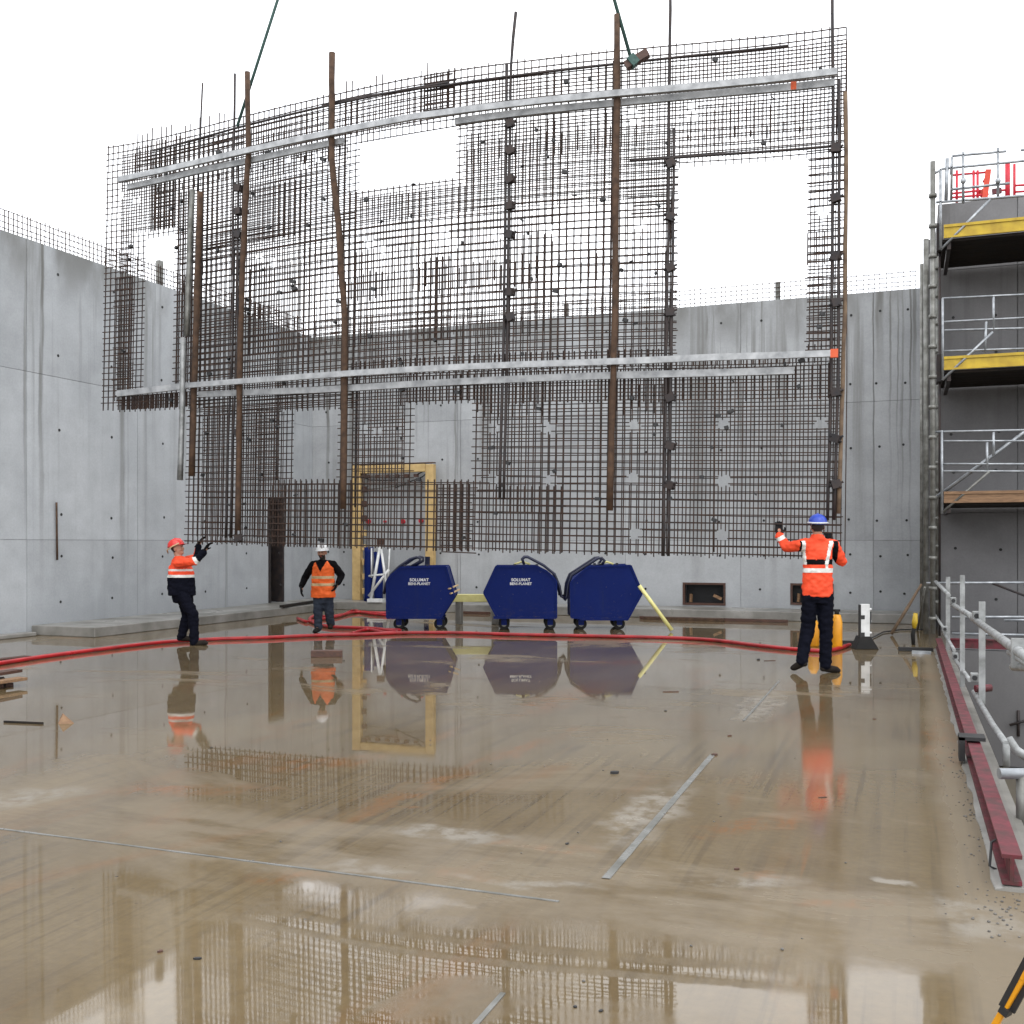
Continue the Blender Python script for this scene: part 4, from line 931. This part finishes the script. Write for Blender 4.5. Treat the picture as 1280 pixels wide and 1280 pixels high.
# ================================================================== SMALL THINGS ON THE FLOOR
def board(x0, y0, x1, y1, w, h, m, label, name='board', cat='board', zz=0.0):
    a, b = G(x0, y0, h/2+zz), G(x1, y1, h/2+zz); mb = MB(); mb.beam(a, b, w, h); return tag(mb.build(name, M[m], bevel=.004), label, cat)
board(389, 817, 428, 816.5, .16, .09, 'wood', 'red brown board lying in the puddle before the white-helmeted worker')
board(5, 902, 54, 904, .02, .018, 'ply_dark', 'thin dark stick on the wet floor at far left', 'stick', 'stick')
q = G(73, 905); mb = MB(); mb.prism([q, q+W(.13, .02, 0), q+W(.02, .05, 0)+Vector((0, 0, .08))], W(-.03, .06, 0)); tag(mb.build('timber_wedge', M['wood_l']), 'small orange brown timber wedge on the floor at left', 'wedge')
for i, (x0, y0, x1, y1, z) in enumerate(((-40, 848, 22, 838, .13), (-40, 858, 29, 848, .06), (-40, 862, 12, 855, .0), (-40, 829, 35, 821, .02))):
    board(x0, y0, x1, y1, .14, .035, ('wood', 'wood_l', 'wood', 'wood')[i], ('top plank of the small pile at the left edge', 'longest pale plank in the pile at the left edge', 'lowest dark plank of the pile at the left edge', 'plank lying behind the red hose at the left edge')[i], 'plank', 'plank', z)
mb = MB(); a = G(-60, 856, .045); mb.beam(a, G(6, 852, .045), .3, .08); tag(mb.build('packing_block', M['ply_dark']), 'dark packing block under the planks at the left edge', 'block')
for i, (px, py, l, w, h, ang, m, lab) in enumerate((
    (768, 967, .07, .045, .03, .2, 'black', 'small black lump on the floor at centre right'), (893, 944, .07, .05, .02, .8, 'wood', 'red brown scrap at the top end of the grey joint strip'),
    (840, 865, .22, .04, .015, .1, 'wood', 'thin brown sliver in front of the rightmost skip'), (962, 826, .22, .03, .012, .2, 'wood', 'thin reddish strip on the floor left of the blue-helmeted worker'),
    (948, 825, .06, .05, .03, .5, 'black', 'small dark scrap on the floor left of the reddish strip'), (200, 1190, .03, .02, .012, .7, 'wood', 'small dark chip on the foreground floor, farther left'), (247, 1199, .035, .02, .012, .1, 'black', 'small dark chip on the foreground floor beside the first'),
    (912, 920, .05, .03, .015, .4, 'wood', 'tiny brown scrap above the joint strip end'), (832, 889, .03, .03, .015, .4, 'black', 'tiny dark scrap below the pale pole'), (709, 1055, .03, .02, .01, .9, 'black', 'dark chip left of the long joint strip'),
    (921, 1087, .035, .025, .015, .3, 'wood', 'brown chip right of the lower joint strip'), (1028, 997, .08, .015, .008, .2, 'wood', 'brown sliver on the floor at right'), (264, 935, .03, .02, .012, .2, 'black', 'tiny dark chip below the red-helmeted worker'),
    (719, 1259, .02, .015, .008, .2, 'black', 'dark speck at the bottom centre'), (751, 1264, .02, .015, .008, .9, 'black', 'dark speck at the bottom right of centre'), (1093, 899, .05, .04, .01, .9, 'wood', 'rust brown flake on the floor near the right worker\'s reflection'))):
    q = G(px, py); mb = MB(); n = 6
    poly = [Vector((math.cos(t*2*math.pi/n+.2)*l/2*random.uniform(.7, 1), math.sin(t*2*math.pi/n+.2)*w/2*random.uniform(.7, 1), 0)) for t in range(n)]
    h *= .55; R = Matrix.Translation(q) @ Matrix.Rotation(ang+TH, 4, 'Z'); mb.prism([R @ p for p in poly], (0, 0, h)); tag(mb.build('scrap', M[m]), lab, 'scrap')
mb = MB()
for k in range(260):
    if k < 170: u, v = random.gauss(.37, .06), random.uniform(4.6, 9)
    elif k < 215: u, v = random.gauss(.45, .16), random.gauss(5.05, .2)
    else: u, v = random.uniform(-4, .2), random.uniform(2.6, 12)
    if u > PU-.03 and v > PV0: continue
    r = random.uniform(.003, .008); p = Vector((u, v, r*.4)); mb.ell(p, (r, r*random.uniform(.6, 1.2), r*.7), n=5, m=4)
tag(mb.build('mortar_crumbs', M['grit']), kind='stuff')

# ================================================================== PEOPLE
def remesh(mb, name, voxel, mats, parent, pick=None, smooth=3, fold=0.0, fs=9.0):
    me = bpy.data.meshes.new(name); me.from_pydata([tuple(v) for v in mb.v], [], mb.f)
    bm = bmesh.new(); bm.from_mesh(me); bmesh.ops.recalc_face_normals(bm, faces=bm.faces[:]); bm.to_mesh(me); bm.free()
    o = bpy.data.objects.new(name, me); COL.objects.link(o)
    r = o.modifiers.new('r', 'REMESH'); r.mode = 'VOXEL'; r.voxel_size = voxel; r.adaptivity = 0
    dg = bpy.context.evaluated_depsgraph_get(); dg.update()
    nm = bpy.data.meshes.new_from_object(o.evaluated_get(dg)); bpy.data.objects.remove(o, do_unlink=True); bpy.data.meshes.remove(me)
    bm = bmesh.new(); bm.from_mesh(nm)
    for _ in range(smooth): bmesh.ops.smooth_vert(bm, verts=bm.verts[:], factor=.5, use_axis_x=True, use_axis_y=True, use_axis_z=True)
    if fold:
        bm.normal_update()
        for v in bm.verts:
            q = v.co; d = mnoise.noise(Vector((q.x*fs, q.y*fs, q.z*fs*1.7)))+.5*mnoise.noise(Vector((q.x*fs*2.3+7, q.y*fs*2.3, q.z*fs*3)))
            v.co += v.normal*d*fold
    bm.to_mesh(nm); bm.free()
    nm.name = name; nm.materials.clear()
    for m in mats: nm.materials.append(m)
    for p in nm.polygons:
        p.use_smooth = True
        if pick: p.material_index = pick(p.center)
    o = bpy.data.objects.new(name, nm); COL.objects.link(o); o.parent = parent
    return o
def sect(mb, secs, n=18):
    """secs: (centre, rx, ry) stacked ellipses, axes in local x and y"""
    vs = []
    for p, rx, ry in secs:
        p = Vector(p); vs += [p+Vector((rx*math.cos(2*math.pi*j/n), ry*math.sin(2*math.pi*j/n), 0)) for j in range(n)]
    k = len(secs); fs = [(i*n+j, i*n+(j+1)%n, (i+1)*n+(j+1)%n, (i+1)*n+j) for i in range(k-1) for j in range(n)]
    fs += [tuple(range(n))[::-1], tuple((k-1)*n+j for j in range(n))]; mb.add(vs, fs)
def limb(mb, pts, rs, n=12, cap=True):
    pts = [Vector(p) for p in pts]; out, rr = [], []
    for i in range(len(pts)-1):
        for k in range(4):
            t = k/4; out.append(pts[i].lerp(pts[i+1], t)); rr.append(rs[i]+(rs[i+1]-rs[i])*t)
    out.append(pts[-1]); rr.append(rs[-1]); mb.tube(out, rr, n)
    mb.ell(out[0], (rr[0],)*3); mb.ell(out[-1], (rr[-1],)*3)
def basis(f, up=Vector((0,0,1))):
    f = Vector(f).normalized(); r = f.cross(up).normalized(); u = r.cross(f); return f, r, u
def hand(mb, wrist, d, palmn, thumb, sc=1.0, curl=.5):
    d = Vector(d).normalized(); palmn = Vector(palmn); palmn = (palmn-d*palmn.dot(d)).normalized(); t = d.cross(palmn).normalized()
    if t.dot(Vector(thumb)) < 0: t = -t
    w = Vector(wrist); L = .09*sc
    for k in range(5): mb.ell(w+d*(.015+k*.018)*sc, (.026*sc, .026*sc, .018*sc), Matrix((t, d, palmn)).transposed()) if False else None
    for a in (-.028, -.010, .010, .028): mb.tube([w+t*a*.7*sc, w+d*L*.5+t*a*sc, w+d*L+t*a*sc], [.014*sc, .0155*sc, .0135*sc], 8)
    for a, ln in ((.031, .068), (.0105, .078), (-.0105, .072), (-.031, .056)):
        b = w+d*L*.96+t*a*sc; dd = d; P3 = [b]
        for q in range(3):
            ang = curl*(.5+.5*q); dd = (dd*math.cos(ang*.6)+palmn*math.sin(ang*.6)).normalized(); b = b+dd*ln*sc*(.44, .32, .24)[q]; P3.append(b)
        mb.tube(P3, [.0105*sc, .010*sc, .0092*sc, .0075*sc], 8); mb.ell(P3[-1], (.0078*sc,)*3, n=8, m=6)
    b = w+d*.022*sc+t*.026*sc; P3 = [b, b+(t*.8+d*.6).normalized()*.036*sc, b+(t*.8+d*.6).normalized()*.036*sc+(d*.8+t*.35+palmn*.45).normalized()*.030*sc]
    P3.append(P3[-1]+(d*.8+palmn*.7).normalized()*.022*sc); mb.tube(P3, [.014*sc, .013*sc, .0112*sc, .0085*sc], 8); mb.ell(P3[-1], (.0086*sc,)*3, n=8, m=6)

def person(root, J, face, sk, cloth):
    """J: joints in local metres. Builds one continuous body, clothes and helmet as children."""
    f, r, u = basis(face); hd = Vector(J['head']); R = Matrix((r, f, u)).transposed()   # local head axes: x right, y forward, z up
    def hp(x, y, z): return hd+r*x+f*y+u*z
    mb = MB()
    mb.ell(hp(0, -.008, .03), (.076, .094, .098), R, 18, 12); mb.ell(hp(0, .022, -.035), (.060, .070, .082), R, 16, 10)
    mb.ell(hp(0, .062, -.088), (.034, .032, .026), R, 10, 8)
    mb.tube([hp(0, .088, .005), hp(0, .108, -.028), hp(0, .104, -.036)], [.009, .014, .012], 8)
    mb.ell(hp(0, .086, .022), (.05, .014, .01), R, 10, 6)
    for sx in (-1, 1): mb.ell(hp(sx*.078, -.008, -.012), (.012, .02, .032), R, 8, 8); mb.ell(hp(sx*.04, .07, -.03), (.024, .02, .022), R, 8, 6)
    limb(mb, [J['neck'], hp(0, -.02, -.06)], [.058, .052])
    sh = (Vector(J['sl'])+Vector(J['sr']))/2; hip = (Vector(J['hl'])+Vector(J['hr']))/2
    sect(mb, [(hip+Vector((0,0,-.09)), .13, .085), (hip, .15, .10), (hip.lerp(sh, .35), .135, .095), (hip.lerp(sh, .75), .155, .105), (sh+Vector((0,0,.0)), .15, .085), (Vector(J['neck']), .05, .05)])
    for a in 'lr':
        limb(mb, [J['s'+a], J['e'+a], J['w'+a]], [.05, .042, .03]); limb(mb, [J['h'+a], J['k'+a], J['a'+a]], [.075, .055, .042])
        limb(mb, [J['a'+a], Vector(J['t'+a])], [.04, .03])
        mb.ell(Vector(J['w'+a])+Vector(J['hd'+a][0]).normalized()*.05, (.03, .03, .035), n=8, m=6)
    eye = [hp(x, .088, .002) for x in (-.031, .031)]; mouth = hp(0, .092, -.062)
    def pick(q):
        if min((q-e).length for e in eye) < .013: return 1
        if (q-hp(0, .1, -.062)).length < .02 and abs((q-mouth).dot(u)) < .006: return 2
        if cloth.get('beard') and (q-hd).dot(f) > -.005 and -.14 < (q-hd).dot(u) < -.042 and (q-hd).dot(f) < .2 and abs((q-hd).dot(r)) < .1: return 3
        if (q-hd).dot(f) < -.02 and (q-hd).dot(u) > -.055 and (q-hd).length < .15: return 3
        return 0
    mats = [M['skin'], M['black'], M['h_red'], M['hair']]
    remesh(mb, 'body', .009, mats, root, pick, 2)
    # helmet
    H = cloth['helmet']; mb = MB(); n = 20; m = 7; vs = []
    for i in range(m+1):
        a = math.pi/2*i/m
        for j in range(n):
            b = 2*math.pi*j/n; rx, ry = .112, .135
            vs.append(hp(rx*math.cos(a)*math.cos(b), ry*math.cos(a)*math.sin(b)-.01, .04+.122*math.sin(a)**.85))
    fs = [(i*n+j, i*n+(j+1)%n, (i+1)*n+(j+1)%n, (i+1)*n+j) for i in range(m) for j in range(n)]; mb.add(vs, fs, 0, True)
    inner = [hp(.104*math.cos(2*math.pi*j/n), .126*math.sin(2*math.pi*j/n)-.01, .045) for j in range(n)]
    brim = [hp(.122*math.cos(2*math.pi*j/n), (.145+(.045 if math.sin(2*math.pi*j/n) > .2 else 0)*math.sin(2*math.pi*j/n))*math.sin(2*math.pi*j/n)-.01, .038) for j in range(n)]
    mb.add(vs[:n]+brim+inner, [(j, (j+1)%n, n+(j+1)%n, n+j) for j in range(n)]+[(n+j, n+(j+1)%n, 2*n+(j+1)%n, 2*n+j) for j in range(n)], 0, True)
    mb.tube([hp(0, .108, .09), hp(0, .08, .134), hp(0, 0, .160), hp(0, -.09, .134), hp(0, -.122, .09)], [.008, .012, .013, .012, .008], 8)
    hm = mb.build('helmet', H, root, local=True)
    if cloth.get('band'):
        mb = MB(); ring = []
        mb.tube([hp(.116*math.cos(2*math.pi*j/16), .14*math.sin(2*math.pi*j/16)-.01, .052) for j in range(17)], .011, 6); mb.build('helmet_band', cloth['band'], hm, local=True)
    if cloth.get('strap'):
        mb = MB(); mb.tube([hp(.116, .10, .06), hp(.122, -.02, .035), hp(.108, -.12, .0), hp(.03, -.15, -.04)], .01, 6); mb.build('head_strap', M['tan_band'], hm, local=True)
    # trousers
    mb = MB(); sect(mb, [(hip+Vector((0,0,-.10)), .155, .115), (hip+Vector((0,0,-.02)), .17, .122), (hip+Vector((0,0,.08)), .165, .118)])
    for a in 'lr':
        an = Vector(J['a'+a]); limb(mb, [J['h'+a], J['k'+a], an.lerp(Vector(J['k'+a]), .45), an], [.105, .086, .076, .074])
    remesh(mb, 'trousers', .012, [cloth['trousers']], root, None, 3, .014, 11)
    # boots
    for a in 'lr':
        an, to = Vector(J['a'+a]), Vector(J['t'+a]); dr = (to-an); dr.z = 0; dr.normalize(); z0 = min(an.z-.07, to.z-.03)
        mb = MB(); limb(mb, [an+Vector((0,0,.05)), an+Vector((0,0,-.03)), to+Vector((0,0,.01))], [.055, .052, .042]); mb.ell(an-dr*.03+Vector((0,0,-.035)), (.046,.046,.04)); mb.ell(to+dr*.01, (.05,.05,.035))
        b = remesh(mb, 'boot', .009, [M['boot']], root, None, 2)
    # jacket or vest over sleeves
    hem = hip+Vector(cloth.get('hem_shift', (0,0,0)))+Vector((0,0,cloth['hem'])); nk = Vector(J['neck'])
    wd = cloth.get('wide', 1.0)
    def torso(mb, g, arms):
        sect(mb, [(hem, .192*wd+g, .14*wd+g), (hem.lerp(sh, .25), .188*wd+g, .135*wd+g), (hem.lerp(sh, .6), .182*wd+g, .13*wd+g), (hem.lerp(sh, .88), .178+g, .118+g), (sh+Vector((0,0,.035)), .12+g, .085+g), (nk+Vector((0,0,.02)), .07+g, .068+g)])
        limb(mb, [Vector(J['sl']).lerp(sh, .3), J['sl']], [.09+g, .068+g]); limb(mb, [Vector(J['sr']).lerp(sh, .3), J['sr']], [.09+g, .068+g])
        if arms:
            for a in 'lr': limb(mb, [J['s'+a], J['e'+a], Vector(J['e'+a]).lerp(Vector(J['w'+a]), .95)], [.080+g, .068+g, .052+g])
    if cloth['top'] == 'jacket':
        mb = MB(); torso(mb, 0, True); remesh(mb, 'jacket', .011, cloth['mats'], root, cloth['pick'], 3, .015, 10)
    else:
        mb = MB(); torso(mb, .0, True); remesh(mb, 'fleece', .012, [M['blackcloth']], root, None, 3, .008, 9)
        mb = MB(); sect(mb, [(hem, .222, .155), (hem.lerp(sh, .3), .215, .15), (hem.lerp(sh, .7), .205, .142), (hem.lerp(sh, .93), .205, .14), (sh+Vector((0,0,.03)), .185, .115), (sh+Vector((0,0,.075)), .115, .09), (nk+Vector((0,0,.005)), .075, .075)])
        o = remesh(mb, 'vest', .010, cloth['mats'], root, cloth['pick'], 3, .012, 10)
    # gloves
    for a in 'lr':
        d, pn, th = J['hd'+a]; mb = MB(); w = Vector(J['w'+a]); hand(mb, w, d, pn, th, 1.22, J.get('curl', .5)); mb.tube([w-Vector(d).normalized()*.05, w+Vector(d).normalized()*.02], [.043, .036], 10)
        remesh(mb, 'glove', .0055, [M['glove']], root, None, 1)

def local(px0, D):
    k = D/F
    return lambda x, y, d=0.0: Vector(((x-px0)*k, d, CH+(HY-y)*k))
# worker in blue helmet, seen from behind, hands on the panel
D = CH*F/(841-HY); q = P(1022, 841, D); L = local(1022, D)
w1 = thing('person', q, 'worker from behind in blue helmet and orange jacket steadying the panel', 'person', rz=TH)
J = dict(head=L(1022.5, 658.5), neck=L(1022.5, 670), sl=L(1003.5, 681), sr=L(1041.5, 682), el=L(988, 684, .20), wl=L(982.5, 668, .34), er=L(1055, 702, .10), wr=L(1048, 681, .33),
         hl=L(1013, 744), hr=L(1032, 744), kl=L(1011, 787, .06), kr=L(1033, 790, .03), al=L(1001, 825, -.06), ar=L(1032, 832, .0), tl=L(994.5, 835.5, .04), tr=L(1046, 838.5, .03),
         hdl=((.06, .2, .95), (0, 1, -.2), (1, .2, .2)), hdr=((-.05, .3, .9), (0, 1, -.2), (-1, .2, .2)), curl=.7)
for kk in ('sl', 'sr', 'hl', 'hr', 'head', 'neck'): J[kk] = J[kk]+Vector((0, .02, 0))
kz = D/F
def pk1(q):
    x, z = 1022+q.x/kz, HY-(q.z-CH)/kz
    back = q.y < .06
    arm = x < 999 or x > 1047
    if arm: return 2 if (x < 999 and abs((x-984)*.55+(z-672)) < 2.6 and z < 684) else 0
    if abs(z-712.8) < 2.6 and 1000 < x < 1046: return 2
    if z < 705.5 and z > 676:
        if abs(x-(1003.2+(z-678)*.07)) < 2.1: return 2
        if abs(x-(1037.5-(z-678)*.26)) < 2.6: return 2
        if x < 1001.5 or x > 1040.5-(z-678)*.1: return 1
        if z > 699.5: return 1
    if abs(x-1031) < 2 and 704 < z < 716: return 2
    return 0
person(w1, J, (0.05, 1, .06), None, dict(helmet=M['h_blue'], band=M['white'], trousers=M['navy'], top='jacket', hem=-.02, mats=[M['hiviz'], M['blackcloth'], M['reflect']], pick=pk1))
# worker in red helmet leaning back, arms up to the panel
D = CH*F/(806-HY); q = P(237, 806, D); L = local(237, D); kz2 = D/F
w2 = thing('person', q, 'worker in red helmet and orange navy jacket leaning back with arms raised', 'person', rz=TH)
J = dict(head=L(221.5, 685.5), neck=L(223.5, 696.5), sl=L(224.5, 702.5, .15), sr=L(227, 703.5, -.17), el=L(240, 698, .30), wl=L(238.5, 682, .38), er=L(250, 701.5, -.24), wr=L(258.5, 689.5, -.16),
         hl=L(225.5, 745, .08), hr=L(231.5, 745.5, -.09), kl=L(231.5, 768.5, .12), kr=L(244, 768, -.10), al=L(224.5, 796, .10), ar=L(245, 801.5, -.08), tl=L(233, 800, .14), tr=L(257, 803.5, -.06),
         hdl=((.45, .1, .8), (1, 0, -.4), (0, -1, .2)), hdr=((.5, .15, .85), (1, 0, -.4), (0, 1, .3)), curl=.6)
def pk2(q):
    x, z = 237+q.x/kz2, HY-(q.z-CH)/kz2
    if x > 243 and z < 715:
        t = (x-250)*.6-(z-701)*.4
        if t > 2.6 or z < 696: return 1
        return 2 if t > -.3 else 0
    if q.y > .16 and x > 236 and z < 700: return 1
    if z > 721.5: return 1
    if 711 < z < 713.6 or 718.3 < z < 721.5: return 2
    return 0
person(w2, J, (.93, -.12, .22), None, dict(helmet=M['h_red'], strap=True, trousers=M['navy'], top='jacket', hem=.01, hem_shift=(-.01, 0, 0), wide=1.16, mats=[M['hiviz'], M['navy'], M['reflect']], pick=pk2))
# bearded worker in white helmet walking toward the camera
D = CH*F/(790.5-HY); q = P(404, 790.5, D); L = local(404, D); kz3 = D/F
w3 = thing('person', q, 'bearded worker in white helmet and orange vest walking toward the camera', 'person', rz=TH)
J = dict(head=L(403, 690.5, -.03), neck=L(403.5, 701), sl=L(391.5, 706.5), sr=L(416, 706), el=L(380.5, 721.5, .08), wl=L(376.5, 732.5, .02), er=L(426, 719.5, .10), wr=L(422.5, 729, -.02),
         hl=L(398.5, 747), hr=L(409.5, 747), kl=L(398, 766, -.05), kr=L(411, 765, .02), al=L(398, 784.5, -.02), ar=L(411.5, 780, .16), tl=L(396.5, 788.3, -.17), tr=L(412.5, 784.5, .03),
         hdl=((.02, -.1, -1), (1, 0, 0), (0, -1, 0)), hdr=((-.4, -.3, -.8), (-1, 0, .3), (0, -1, 0)), curl=.5)
def pk3(q):
    x, z = 404+q.x/kz3, HY-(q.z-CH)/kz3
    if q.y < 0.02 and abs(x-402) < (714.5-z)*.55 and z < 714.5: return 1
    if (720 < z < 723 or 728.5 < z < 732.5): return 2
    return 0
person(w3, J, (-.12, -1, -.08), None, dict(helmet=M['h_white'], beard=True, trousers=M['jeans'], top='vest', hem=.0, mats=[M['vest'], M['blackcloth'], M['tan_band']], pick=pk3))
